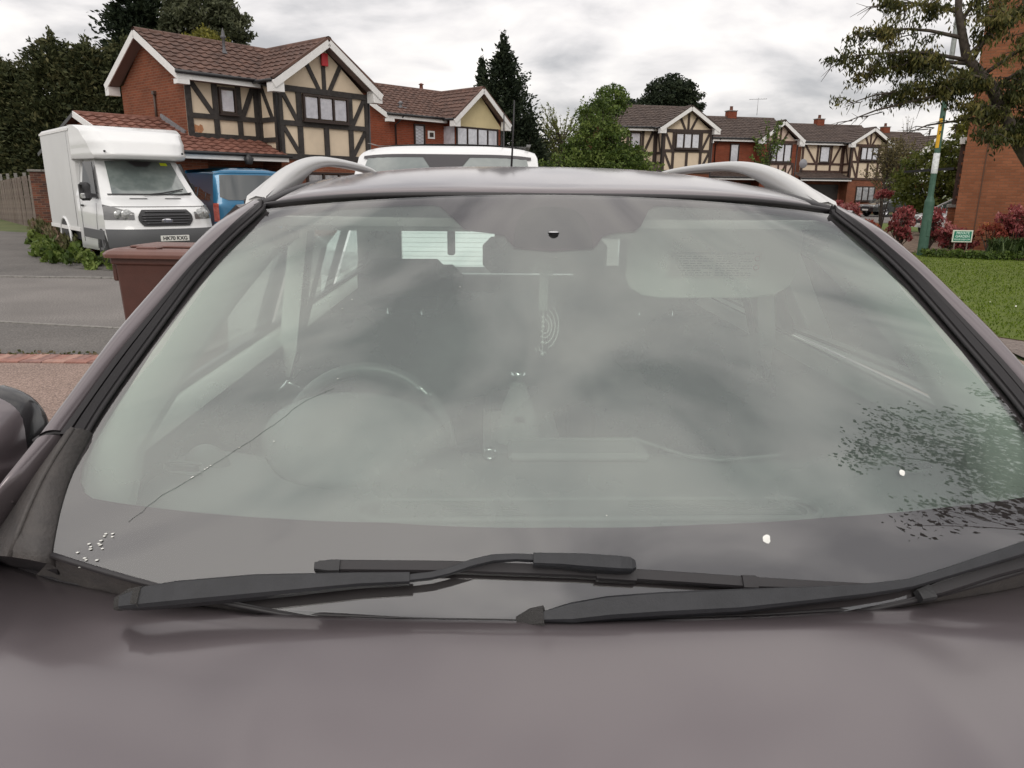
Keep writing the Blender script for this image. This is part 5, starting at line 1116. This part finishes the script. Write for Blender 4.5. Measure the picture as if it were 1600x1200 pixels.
for s in (-1, 1):
    # roof side, drip channel
    MB().grid([[(s*.600, y, roofz(.6, y)-.012) for y in np.linspace(1.56,4.1,24)], [(s*.62, y, roofz(.6, y)-.022) for y in np.linspace(1.56,4.1,24)], [(s*(.655+.0*y), y, 1.512+.012*sin((y-1.6)/2.5*pi)) for y in np.linspace(1.60,4.12,24)], [(s*.70, y, 1.475) for y in np.linspace(1.62,4.15,24)], [(s*.715, y, 1.44) for y in np.linspace(1.60,4.18,24)]]).build('roof_side', paint, suv)
    MB().tube([(s*.598, y, roofz(.6, y)-.004) for y in np.linspace(1.545,4.05,24)], .007, 6).tube([(s*.625, y, roofz(.6, y)-.010) for y in np.linspace(1.57,4.05,24)], .006, 6).build('roof_channel', rubber_b, suv)
    # arched roof rail
    topc = [(1.690,1.528),(1.76,1.553),(1.86,1.582),(1.98,1.606),(2.12,1.626),(2.32,1.640),(2.6,1.643),(3.0,1.640),(3.35,1.630),(3.6,1.606),(3.76,1.575),(3.86,1.540)]
    inn = [(3.70,1.545),(3.60,1.585),(3.38,1.607),(3.0,1.616),(2.6,1.618),(2.36,1.613),(2.20,1.599),(2.08,1.576),(1.98,1.540)]
    rl = MB(); tp = resamp([(0,a,b) for a, b in topc], 40); ip = resamp([(0,a,b) for a, b in inn[::-1]], 40)
    cs = []
    for i in range(40):
        a, b = tp[i], ip[i]
        if i < 3 or i > 36: pass
        dz = min(b[2], 9); cs.append([(.618,a[1],a[2]-.010),(.626,a[1],a[2]-.001),(.640,a[1],a[2]+.001),(.655,a[1],a[2]-.006),(.664,a[1],a[2]-.020),(.662,b[1],b[2]+.004),(.655,b[1],b[2]-.002),(.628,b[1],b[2]-.002),(.619,b[1],b[2]+.004)])
    rl.grid([[(s*p[0], p[1], p[2]) for p in r_] for r_ in cs], close=True)
    rl.add([(s*p[0], p[1], p[2]) for p in cs[0]], [tuple(range(9))]); rl.add([(s*p[0], p[1], p[2]) for p in cs[-1]], [tuple(range(9))])
    for (y0, y1, zz) in ((1.68,2.06,1.545),(3.68,3.88,1.548)): rl.prism([(s*.620,y0,zz-.035),(s*.620,y1,zz-.035),(s*.620,y1,zz+.004),(s*.620,(y0+y1)/2,zz+.022 if y0 < 2 else zz+.02),(s*.620,y0+.02,zz-.016)], (s*.042,0,0))
    ro = rl.build('roof_rail', silver, suv)
    MB().bbox((s*.618,1.70,1.500),(s*.666,2.08,1.522),.004).build('rail_foot', rubber_b, ro)
MB().lathe([(.022,0),(.016,.012),(.012,.035),(.008,.05)], (-.02,3.55,1.585), n=12).tube([(-.02,3.55,1.63),(-.012,3.56,1.80),(-.008,3.57,1.94)], [.005,.0035,.003], 6).build('aerial', rubber_b, suv)
# --- bonnet
HE_ = [(0,.850,1.003),(.24,.864,1.001),(.437,.882,1.0),(.618,.926,1.0),(.752,.972,1.0),(.882,1.055,.985),(.95,1.11,.965)]
def hoodp(x, k):
    a = abs(x); ye, ze = np.interp(a, [h[0] for h in HE_], [h[1] for h in HE_]), np.interp(a, [h[0] for h in HE_], [h[2] for h in HE_])
    yf = -.55+.34*(a/.95)**2; y = ye+(yf-ye)*k; d = ye-y
    z = ze-.030*d-.085*d*d
    zb_ = 1.0/(1+math.exp(-(a-.43)/.028)); z -= .0095*zb_*min(1, d/.10)     # raised centre panel
    z -= .04*max(0, a-.78)**2*min(1, d*2)
    return (x, y, z)
xs = np.linspace(-.93,.93,121); ks = np.r_[0,.004,.012,.03,np.linspace(.05,1,40)]
hg = [[hoodp(x, k) for x in xs] for k in ks]; hg[0] = [(p[0], p[1]+.003, p[2]-.012) for p in hg[0]]; hg[1] = [(p[0], p[1], p[2]-.003) for p in hg[1]]
MB().grid(hg).build('bonnet', paint, suv, solid=.004)
for k in range(26):
    x, kk = rng.uniform(-.8,.8), rng.uniform(.02,.35); MB().lathe([(0,.0007),(.0011,.0003),(.0013,0)], n=6).build('dust_speck', mat('pale_grit', (.45,.43,.42), .8), suv, loc=hoodp(x, kk))
# cowl well and panel
MB().grid([[(x, np.interp(abs(x),[h[0] for h in HE_],[h[1] for h in HE_])-.03, .93-.02*abs(x)) for x in np.linspace(-.86,.86,41)], [(x, np.interp(abs(x),[h[0] for h in HE_],[h[1] for h in HE_])+.02+.0*x, .955-.03*x*x) for x in np.linspace(-.86,.86,41)], [GS(k, .0, -.003) for k in np.linspace(-1,1,41)]]).build('cowl_panel', cowl_m, suv)
he_ = lambda x: (np.interp(abs(x),[h[0] for h in HE_],[h[1] for h in HE_]), np.interp(abs(x),[h[0] for h in HE_],[h[2] for h in HE_]))
MB().tube([(x, he_(x)[0]+.009, he_(x)[1]-.006) for x in np.linspace(-.86,.86,61)], [.0012+.009*max(0,min(1,(abs(x)-.22)/.4)) for x in np.linspace(-.86,.86,61)], 6).build('cowl_shade_strip', rubber_b, suv)  # dark strip put in for the shade in the cowl recess
MB().tube([GS(u, .002, .001) for u in np.linspace(-1.0,1.0,61)], .0045, 6).build('cowl_seal', rubber_b, suv)
for s in (-1, 1):
    A, _ = matchz(I_, O_, 16, 1.050, 1.190); gt = []
    for a in A:
        g = np.array([np.interp(a[2], Et[:,2], Et[:,k]) for k in (0,1)]+[a[2]]); f_ = (1.19-a[2])/.14
        g = g+np.array([-.004+.006*f_, -.004, .004]); r0 = [g+np.array([0,.012,-.012]), g]
        for k in (.2,.45,.7,.9): r0.append(g*(1-k)+a*k+np.array([0,-.016,.013])*sin(pi*k)**.5*(1-.5*f_*(k > .5)))
        r0 += [a*1.0+np.array([-.002,-.002,.002]), a+np.array([0,.012,-.014])]; gt.append([(s*p[0], p[1], p[2]) for p in r0])
    MB().grid(gt).build('corner_trim', cowl_m, suv); MB().tube([gt[i_][3] for i_ in range(0,16,3)], .004, 5).build('trim_ridge', cowl_m, suv)
    MB().grid([[(s*.722,.935,1.058),(s*.76,.95,1.056),(s*.82,.962,1.052),(s*.88,.99,1.04)],[(s*.735,.955,1.02),(s*.775,.975,1.018),(s*.83,1.0,1.01),(s*.90,1.05,1.0)],[(s*.75,.99,.985),(s*.80,1.02,.98),(s*.86,1.06,.965),(s*.93,1.12,.94)]]).build('cowl_end', rubber_b, suv)
    # wing and side
    prof_s = [(.915,.945),(.938,.86),(.945,.72),(.93,.55),(.90,.36)]
    MB().grid([[(s*(.845+(0 if i else 0)), 1.0, 1.06)]+[(s*x, y, z) for x, z in prof_s] for i, y in enumerate((.95,))]+[[(s*(.90), y, .925-.1*(.9-y))]+[(s*(x-(0 if y > -.2 else .06)), y, z-(0 if y > .3 else .03)) for x, z in prof_s] for y in (.9,.4,0,-.3,-.45)]).build('wing', paint, suv)
    MB().grid([[(s*x, y, z) for y in np.linspace(.98,4.1,24)] for x, z in ((.80,1.125),(.86,1.10),(.915,.98),(.93,.80),(.925,.6),(.90,.36))]).build('door', paint, suv, solid=.01)
    MB().grid([[(s*.795, y, 1.13) for y in np.linspace(1.06,4.1,10)],[(s*.77, y, 1.135) for y in np.linspace(1.06,4.1,10)]]).build('waist_rubber', rubber_b, suv, solid=.012)
    sg_ = glass_mat('side_glass', (.80,.90,.86), ior=1.5, dust_haze=.06, dust_haze_col=(.6,.65,.62))
    A, B = matchz(I_, O_, 12, 1.14, 1.47)
    for (ya, yb, yc, yd) in ((None,None,2.16,2.16),(2.26,2.26,3.12,3.12),(3.2,3.2,3.95,3.7)):
        if ya is None: G = [[(s*(b[0]-.015), b[1]+.05, b[2]), (s*(b[0]*.5+.5*np.interp(b[2],[1.13,1.48],[.79,.67])), (b[1]+2.16)/2, b[2]), (s*np.interp(b[2],[1.13,1.48],[.79,.67]), 2.16, b[2])] for b in B]
        else: G = [[(s*np.interp(z,[1.13,1.48],[.79,.67]), ya+(yb-ya)*0, z), (s*np.interp(z,[1.13,1.48],[.79,.67]), yc+(yd-yc)*(z-1.13)/.35, z)] for z in np.linspace(1.13,1.475,5)]
        MB().grid(G).build('side_glass', sg_, suv)
    for y0, y1, y2 in ((2.15,2.27,2.27),(3.11,3.21,3.21),(3.90,4.16,4.1)):
        MB().grid([[(s*(np.interp(z,[1.0,1.13,1.5],[.86,.80,.675])), y0-(z-1.13)*(.5 if y0 > 3.8 else 0), z), (s*(np.interp(z,[1.0,1.13,1.5],[.86,.80,.675])), y1-(z-1.13)*.3*(y0 > 3.8), z)] for z in (1.05,1.13,1.3,1.49)]).build('side_pillar', rubber_b if y0 < 3.8 else paint, suv, solid=.015)
    # mirror
    mh = MB(); G = []
    for i in range(17):
        a = -pi/2+pi*i/16; row = []
        for j in range(28):
            t_ = 2*pi*j/28; ca, sa = cos(t_), sin(t_); r_ = cos(a)**.6 if cos(a) > 0 else 0
            row.append((s*(.995-.0+.136*sin(a)), 1.17-.075*r_*(ca if ca < 0 else -ca*.0)*-1*(1)+ (.06*r_*ca if ca > 0 else .085*r_*ca), 1.137+.100*r_*sa-.012*sin(a)))
        G.append(row)
    mo = mh.grid(G, close=True).build('wing_mirror', paint, suv, subd=1)
    MB().grid([[(s*(1.0+.1255*sin(a)), 1.20+.035*cos(a)**.5*k, 1.125+.092*cos(a)**.6*sgn) for sgn in (1,0,-1)] for a in np.linspace(-1.5,1.5,9) for k in (1,)]).build('mirror_glass', mat('mirror_silver', (.8,.8,.8), .02, 1.0), mo)
    G = []
    for i in range(12):
        a = .62+(pi/2-.62)*i/11; row = []
        for j_ in range(28):
            t_ = 2*pi*j_/28; ca, sa = cos(t_), sin(t_); r_ = (cos(a)**.6 if cos(a) > 1e-6 else 0)*1.03+.012
            row.append((s*(.995-.136*sin(a)*1.02), 1.17+(.06*r_*ca if ca > 0 else .085*r_*ca), 1.137+.100*r_*sa+.012*sin(a)))
        G.append(row)
    MB().grid(G, close=True).build('mirror_edge', mat('gloss_black_trim', (.018,.018,.02), .25, coat=.5), mo, subd=1)
    MB().tube([(s*.99,1.19,1.045),(s*.93,1.19,1.02),(s*.86,1.18,1.015)], [.055,.05,.04], 10).build('mirror_foot', rubber_b, mo)
    for yy in (.28, 2.98): wheel(suv, s*.83, yy-.2, .35, .23, s, alloy, 7)
    MB().bbox((s*.62-.2,-.50,.62),(s*.62+.2,-.33,.76),.04).build('headlight', lampg, suv)
MB().bbox((-.90,-.60,.25),(.90,-.38,.66),.06).build('bumper', paint, suv); MB().bbox((-.42,-.64,.55),(.42,-.55,.80),.03).build('grille', trim, suv); MB().bbox((-.88,-.56,.64),(.88,-.38,.84),.05).build('nose_panel', paint, suv)
MB().box((-.26,-.655,.42),(.26,-.64,.53)).build('number_plate', plate_w, suv)
# tailgate with window
tg = MB(); rear = rubber_b
tg.box((-.84,4.10,.4),(.84,4.18,1.09)); tg.box((-.84,4.10,1.09),(-.60,4.16,1.50)); tg.box((.60,4.10,1.09),(.84,4.16,1.50)); tg.box((-.60,4.06,1.33),(.60,4.15,1.56)); tg.build('tailgate', paint, suv, bevel=.01)
MB().grid([[(x,4.13,z) for x in (-.61,.61)] for z in (1.08,1.34)]).build('rear_glass', sg_, suv)
MB().bbox((-.345,4.02,1.20),(-.305,4.09,1.335),.008).build('brake_light', mat('interior_black', (0,0,0)), suv); 
for z in np.linspace(1.11,1.31,9): MB().box((-.6,4.122,z),(.6,4.125,z+.0012)).build('heater_line', mat('heater_line', (.12,.10,.08), .6), suv)
# --- wipers
def flat_arm(pts, ws, th, nm, m, parent, bev=.002):
    b = MB(); P_ = [np.array(p) for p in pts]; rows = []
    for i, p in enumerate(P_):
        t_ = P_[min(i+1,len(P_)-1)]-P_[max(i-1,0)]; t_ /= np.linalg.norm(t_); n = np.array([0,-.66,.75]); n = n-t_*(n@t_); n /= np.linalg.norm(n); w_ = np.cross(t_, n); h = ws[i]/2; q = th[i] if isinstance(th, list) else th
        rows.append([tuple(p+w_*a*h+n*c*q) for a, c in ((-1,-.5),(-1,.2),(-.75,.5),(.75,.5),(1,.2),(1,-.5))])
    b.grid(rows, smooth=False, close=True); b.add(rows[0], [tuple(range(6))]); b.add(rows[-1], [tuple(range(6))[::-1]])
    return b.build(nm, m, parent)
arm1 = [(-.602,.860,1.030),(-.575,.864,1.034),(-.534,.868,1.037),(-.433,.876,1.042),(-.300,.884,1.046),(-.233,.887,1.046)]
a1 = flat_arm(arm1, [.018,.028,.032,.031,.019,.016], [.010,.016,.020,.018,.014,.012], 'wiper_arm', wiper_m, suv)
flat_arm([(-.236,.887,1.046),(-.205,.890,1.048),(-.182,.895,1.051),(-.150,.901,1.060),(-.121,.905,1.065),(-.09,.906,1.066),(-.064,.905,1.065)], [.010,.010,.010,.011,.011,.010,.010], .007, 'wiper_rod', wiper_m, a1)
flat_arm([(-.067,.903,1.064),(-.03,.902,1.063),(.0,.901,1.061),(.050,.899,1.058),(.066,.899,1.057),(.072,.899,1.057)], [.018,.019,.022,.022,.020,.012], [.012,.013,.016,.016,.014,.008], 'wiper_coupling', wiper_m, a1)
b1 = [(-.360,.915,1.049),(-.33,.916,1.049),(-.183,.915,1.047),(-.007,.911,1.041),(.169,.902,1.032),(.230,.898,1.029),(.32,.893,1.027),(.406,.889,1.026)]
bl = flat_arm(b1, [.015,.0165,.0165,.017,.017,.0165,.013,.008], .010, 'wiper_blade', rubber_b, suv)
flat_arm([(p[0],p[1]+.004,p[2]-.009) for p in b1], [.004]*8, .012, 'wiper_rubber', mat('matt_rubber', (.008,.008,.008), .8), bl)
flat_arm([(-.364,.914,1.049),(-.345,.914,1.049),(-.330,.914,1.049)], [.012,.019,.019], .013, 'blade_end_cap', trim, bl)
flat_arm([(.220,.896,1.030),(.240,.896,1.029)], [.021,.021], .013, 'blade_clip', rubber_b, bl)
flat_arm([(.02,.906,1.037),(.075,.904,1.034)], [.014,.014], .012, 'blade_mount', rubber_b, bl)
arm2 = [(-.060,.848,1.010),(-.02,.852,1.013),(.03,.857,1.017),(.10,.860,1.020),(.202,.864,1.022),(.30,.868,1.027),(.378,.871,1.032),(.43,.875,1.037)]
a2 = flat_arm(arm2, [.012,.026,.030,.031,.030,.022,.016,.014], [.012,.018,.020,.020,.018,.015,.012,.010], 'wiper_arm', wiper_m, suv)
flat_arm([(.42,.874,1.036),(.441,.876,1.038),(.48,.882,1.046),(.517,.888,1.054),(.615,.905,1.075),(.68,.918,1.085)], [.013,.013,.013,.014,.018,.02], .010, 'wiper_rod', wiper_m, a2)
b2 = [(.464,.882,1.018),(.49,.886,1.024),(.523,.891,1.032),(.57,.899,1.043),(.619,.906,1.052),(.70,.92,1.065)]
bl2 = flat_arm(b2, [.010,.017,.018,.018,.018,.012], .012, 'wiper_blade', rubber_b, suv); flat_arm([(.460,.880,1.017),(.480,.883,1.021)], [.016,.021], .014, 'blade_clip', trim, bl2)
for nm, x0, x1, src in (('pivot_cap', -.612, -.575, arm1[1]), ('pivot_cap', -.088, -.055, arm2[0])):
    y_ = src[1]; z_ = src[2]
    flat_arm([(x0, y_-.004+.010, z_-.012),((x0+x1)/2, y_+.002, z_-.002),(x1, y_, z_+.001)], [.018,.024,.028], [.010,.014,.018], nm, mat('knurled_plastic', (.075,.072,.07), .7, bump=1.0, bscale=700), suv)
# --- cabin
trimp = mat('pale_pillar_trim', (.74,.75,.70), .85); dashm = mat('dash_plastic', (.20,.205,.20), .5, bump=.15, bscale=350, c2=(.23,.235,.23), vscale=4); cab = mat('interior_black', (.012,.012,.013), .6); cloth = mat('dark_seat_cloth', (.022,.022,.024), .9)
G = []
for y, z in ((.90,.955),(.98,.985),(1.10,.998),(1.22,1.000),(1.36,.998),(1.48,.992),(1.54,.982),(1.57,.94),(1.58,.70)):
    G.append([(x*.74, y-.14*max(0,abs(x)-.5)*(y > 1.4)+(.06*(abs(x)**3) if y < 1.0 else 0), z-.012*x*x+.05*max(0,(abs(x)-.74)/.26)**.8*(1.1 < y < 1.56)) for x in np.linspace(-1,1,61)])
for r_ in G[:2]:
    for i, p_ in enumerate(r_): r_[i] = (p_[0], p_[1]+.10*(p_[0]/.74)**2, p_[2])
MB().grid(G).build('dashboard', dashm, suv)
MB().bbox((-.085,1.45,.992),(.215,1.55,1.012),.008).build('dash_tray', dashm, suv); MB().tube([(-.085,1.545,1.013),(.20,1.545,1.013),(.30,1.47,1.0),(.36,1.45,.998),(.50,1.48,.998)], .004, 6).build('dash_rim', dashm, suv)
# demister slot with slats
def rring(x0,x1,y0,y1,z,r,nn=8):
    P_ = []
    for cx_, cy_, a0 in ((x1-r,y1-r,0),(x0+r,y1-r,pi/2),(x0+r,y0+r,pi),(x1-r,y0+r,1.5*pi)):
        for k in range(nn+1): a = a0+pi/2*k/nn; P_.append((cx_+r*cos(a), cy_+r*sin(a), z))
    return P_
dv = MB(); ring = rring(-.355,.461,1.157,1.240,1.003,.038); dv.tube(ring+ring[:1], .0065, 8, cap=False); dvo = dv.build('demister_vent', dashm, suv)
MB().add(rring(-.335,.441,1.172,1.226,1.0008,.025), [tuple(range(36))]).build('vent_recess', mat('vent_recess', (.07,.075,.07), .8), dvo)
for i in range(5): MB().box((-.32,1.178+i*.010,1.001),(.425,1.1815+i*.010,1.0065)).build('slat', dashm, dvo)
for s in (-1, 1):
    vr = MB().tube([(s*.715,1.27,1.046),(s*.655,1.285,1.036),(s*.668,1.325,1.040),(s*.735,1.315,1.052),(s*.715,1.27,1.046)], .0035, 5); vo = vr.build('side_vent', dashm, suv)
    for k in range(4): MB().bar((s*(.712+.004*k),1.280+.009*k,1.045),(s*(.662+.003*k),1.292+.008*k,1.037),.002,.004).build('slat', cab, vo)
    MB().grid([[(s*.685+.047*cos(a)*k, 1.385+.04*sin(a)*k, 1.00+.058*(1-k*k)**.5 if k < 1 else .98) for a in np.linspace(0,2*pi,28)] for k in (0.01,.3,.5,.7,.85,.95,.99,1)]).build('tweeter_pod', dashm, suv)
    # A pillar lining, door cards, B pillars, belts
    Pz = [(.742,1.03,1.075),(.725,1.06,1.18),(.675,1.185,1.30),(.635,1.31,1.39),(.60,1.46,1.465),(.60,1.62,1.485)]
    MB().grid([[(s*p_[0], p_[1]+.01, p_[2]-.01) for p_ in Pz],[(s*(p_[0]-.045), p_[1]+.045, p_[2]-.035) for p_ in Pz],[(s*(p_[0]-.02), p_[1]+.13, p_[2]-.06) for p_ in Pz]]).build('pillar_lining', trimp, suv)
    MB().grid([[(s*x, y, z) for y in np.linspace(1.06,4.05,18)] for x, z in ((.79,1.135),(.755,1.13),(.735,1.095))]).build('door_capping', trimp, suv)
    MB().grid([[(s*x, y, z) for y in np.linspace(1.06,4.05,18)] for x, z in ((.737,1.094),(.73,.95),(.72,.80),(.78,.35))]).build('door_card', mat('door_card_grey', (.055,.052,.054), .85), suv)
    MB().bar((s*.66,2.19,1.46),(s*.735,2.21,1.0),.10,.05,up=(1,0,0)).build('door_pillar_lining', trimp, suv); MB().bar((s*.60,2.165,1.38),(s*.72,2.18,.99),.05,.006,up=(1,0,0)).build('seat_belt', cloth, suv)
    MB().tube([(s*.63,1.72,1.455),(s*.62,1.75,1.43),(s*.62,1.93,1.43),(s*.63,1.96,1.455)], .012, 6).build('grab_handle', trimp, suv)
    # seats
    for yy, k in ((2.05, 1.0), (3.0, .95)):
        st_ = MB().bbox((s*.37-.25*k,yy+.02,.55),(s*.37+.25*k,yy+.20,1.19 if yy < 2.5 else 1.12),.07).bbox((s*.37-.26*k,yy-.45,.45),(s*.37+.26*k,yy+.05,.66),.06).build('seat', cloth, suv, subd=2)
        hz = 1.33 if yy < 2.5 else 1.22
        MB().bbox((s*.37-.14,yy+.08,hz-.13),(s*.37+.14,yy+.17,hz+.02),.045).build('headrest', cloth, st_, subd=2); MB().tube([(s*.37-.05,yy+.12,1.1),(s*.37-.05,yy+.12,hz-.1)], .008, 6).tube([(s*.37+.05,yy+.12,1.1),(s*.37+.05,yy+.12,hz-.1)], .008, 6).build('headrest_post', mat('chrome', (.6,.6,.6), .15, 1), st_)
MB().box((-.80,.95,.30),(.80,4.12,.34)).build('cabin_floor', cab, suv); MB().box((-.74,.93,.34),(.74,.97,.93)).build('bulkhead', cab, suv); MB().box((-.66,3.2,.6),(.66,4.05,1.0)).build('parcel_shelf', cloth, suv)
# instrument hood and wheel
G = []
for i, k in enumerate(np.linspace(0, 1, 13)):
    y = 1.335+.17*k; h = .122*math.sin(min(1, k*1.15)*pi/2)**.9; w_ = .04+.155*k**.5
    G.append([(-.412+w_*cos(a), y-.02*sin(a)*(1-k), .985+h*sin(a)**.8+.02*k) for a in np.linspace(0, pi, 25)])
MB().grid(G).build('instrument_hood', dashm, suv, solid=.006)
sw = MB(); ctr = Vector((-.405,1.60,.965)); tilt = R(24); ux, uy = Vector((1,0,0)), Vector((0,sin(tilt)*-1*-.6,cos(tilt))); uy.normalize()
ringp = [ctr+ux*.188*cos(a)+uy*.188*sin(a) for a in np.linspace(0, 2*pi, 49)]
swo = sw.tube(ringp, .0165, 10, cap=False).build('steering_wheel', mat('black_leather', (.15,.15,.15), .32), suv)
MB().lathe([(0,-.03),(.06,-.025),(.075,0),(.075,.02)], axis='y', n=20).build('wheel_hub', cab, swo, loc=tuple(ctr))
for a in (R(10), R(170), R(270)): MB().bar(ctr+ux*.06*cos(a)+uy*.06*sin(a), ctr+ux*.18*cos(a)+uy*.18*sin(a), .03, .012, up=(0,1,0)).build('wheel_spoke', mat('satin_spoke', (.42,.42,.42), .3, .8), swo)
MB().tube([ctr+ux*.19*cos(a)+uy*.19*sin(a)+Vector((0,-.015,.004)) for a in np.linspace(R(40),R(52),4)], .012, 6).build('wheel_switch', mat('satin_spoke', (0,0,0)), swo)
MB().tube([(-.22,1.47,1.01),(-.15,1.46,1.035)], [.008,.011], 8).build('wiper_stalk', cab, suv)
MB().lathe([(.010,-.003),(.016,0),(.010,.003)], axis='y', n=16).build('ignition_ring', mat('chrome', (0,0,0)), suv, loc=(-.125,1.42,1.025))
MB().tube([(-.585,1.62,1.05),(-.60,1.60,1.10),(-.575,1.60,1.13),(-.545,1.61,1.11)], .005, 6).build('column_loop', mat('chrome', (0,0,0)), suv)
# gear gaiter / armrest in the middle
gg = MB().lathe([(.060,0),(.052,.03),(.036,.09),(.018,.135),(.014,.145)], (-.055,1.72,.955), n=18).build('gear_gaiter', mat('grey_gaiter', (.22,.23,.22), .7), suv)
MB().lathe([(.0,.035),(.018,.028),(.022,.010),(.014,0)], (-.055,1.72,1.10), n=14).build('gear_knob', mat('chrome', (0,0,0)), gg); MB().box((-.066,1.672,1.012),(-.040,1.676,1.024)).build('gaiter_tag', cab, gg)
MB().bbox((-.135,2.0,.80),(.035,2.35,1.035),.02).build('centre_armrest', mat('door_card_grey', (0,0,0)), suv); MB().bbox((-.14,1.50,.55),(.06,2.1,.94),.02).build('centre_console', dashm, suv)
# sun visor, rear view mirror
vp_ = [(.175,1.430),(.175,1.360),(.187,1.338),(.215,1.322),(.26,1.316),(.46,1.317),(.515,1.325),(.545,1.345),(.555,1.375),(.558,1.455),(.545,1.478),(.20,1.478)]
vz = lambda x, z: 1.60+(1.48-z)*.18
vs_ = MB(); vs_.prism([(x, vz(x, z), z) for x, z in vp_], (0,.014,.002)); vo = vs_.build('sun_visor', mat('visor_vinyl', (.74,.76,.70), .8), suv, bevel=.004)
lab = MB().add([(.265,vz(0,1.425)-.0025,1.425),(.470,vz(0,1.425)-.0025,1.425),(.470,vz(0,1.365)-.0025,1.365),(.265,vz(0,1.365)-.0025,1.365)], [(0,1,2,3)]).build('warning_label', mat('visor_label', (.70,.68,.62), .6), vo)
li = mat('label_print', (.26,.27,.25), .7)
lb = MB()
for cx0, cx1 in ((.270,.364),(.371,.452)):
    for i in range(9):
        z = 1.412-i*.0052; e = cx1-rng.uniform(0,.03)*(i % 3 == 0); x = cx0
        while x < e:
            w_ = rng.uniform(.004,.014); lb.box((x, vz(0,z)-.0042, z-.0012), (min(e, x+w_), vz(0,z)-.0030, z+.0012)); x += w_+.003
lb.box((.270,vz(0,1.42)-.0042,1.4165),(.452,vz(0,1.42)-.003,1.421)); lb.build('label_print', li, lab)
rp = MB()
for z in (1.408,1.388): rp.lathe([(.0045,-.0006),(.0065,-.0006),(.0065,.0006)], (.461, vz(0,z)-.0035, z), axis='y', n=14)
rp.build('label_symbol', mat('label_red', (.40,.12,.10), .6), lab)
MB().tube([(.09,1.63,1.455),(.185,1.61,1.455)], .008, 6).bbox((.055,1.61,1.44),(.10,1.65,1.475),.008).build('visor_clip', trimp, suv)
MB().tube([(.558,1.615,1.455),(.585,1.62,1.465)], .008, 6).build('visor_pivot', trimp, suv)
MB().bbox((-.140,1.565,1.375),(.125,1.60,1.452),.018).build('mirror_back', mat('mirror_shell', (.045,.046,.047), .55), suv, subd=1); MB().tube([(-.01,1.58,1.44),(-.01,1.53,1.47)], .012, 8).build('mirror_stem', cab, suv)
# driver's visor stowed up
MB().bbox((-.55,1.58,1.462),(-.16,1.76,1.474),.005).build('sun_visor', mat('visor_vinyl', (0,0,0)), suv)
# charm hanging from the mirror: a thing of its own
ch = thing('hanging_charm', 'pale ribbon and bead charm hanging from the rear view mirror inside the car', 'ornament', (CX*cos(PSI)-.01-1.57*sin(PSI), CX*sin(PSI)+1.555*cos(PSI), 1.20), PSI)
pale = mat('pale_ribbon', (.92,.94,.90), .6); silv = mat('charm_silver', (.95,.96,.93), .4, .2)
MB().tube([(0,0,.185),(0,0,.10)], [.009,.010], 8).tube([(0,0,.19),(-.012,0,.205),(-.022,.0,.178)], [.003,.005,.002], 6).tube([(0,0,.19),(.010,0,.200),(.018,0,.165)], [.003,.006,.002], 6).build('ribbon', pale, ch)
MB().tube([(0,0,.195),(0,.01,.24)], .0012, 4).tube([(0,0,.10),(0,0,.0)], .0012, 4).build('cord', pale, ch)
for z in (.085,.075,.065,.03,.005): MB().lathe([(0,-.005),(.005,0),(0,.005)], (0,0,z), n=8).build('bead', silv, ch)
for k, r_ in enumerate((.012,.020,.030,.040)):
    MB().tube([(.004+r_*cos(a)*.75, .002*k, .065+r_*1.25*sin(a)) for a in np.linspace(-2.6+.45*k, 1.6-.2*k, 20)], .0016, 5).build('spiral_wire', silv, ch)
MB().tube([(-.012,0,.01),(-.016,0,.018),(-.008,0,.022),(-.006,0,.012),(.010,0,.006)], .0012, 4).build('letter_charm', silv, ch)
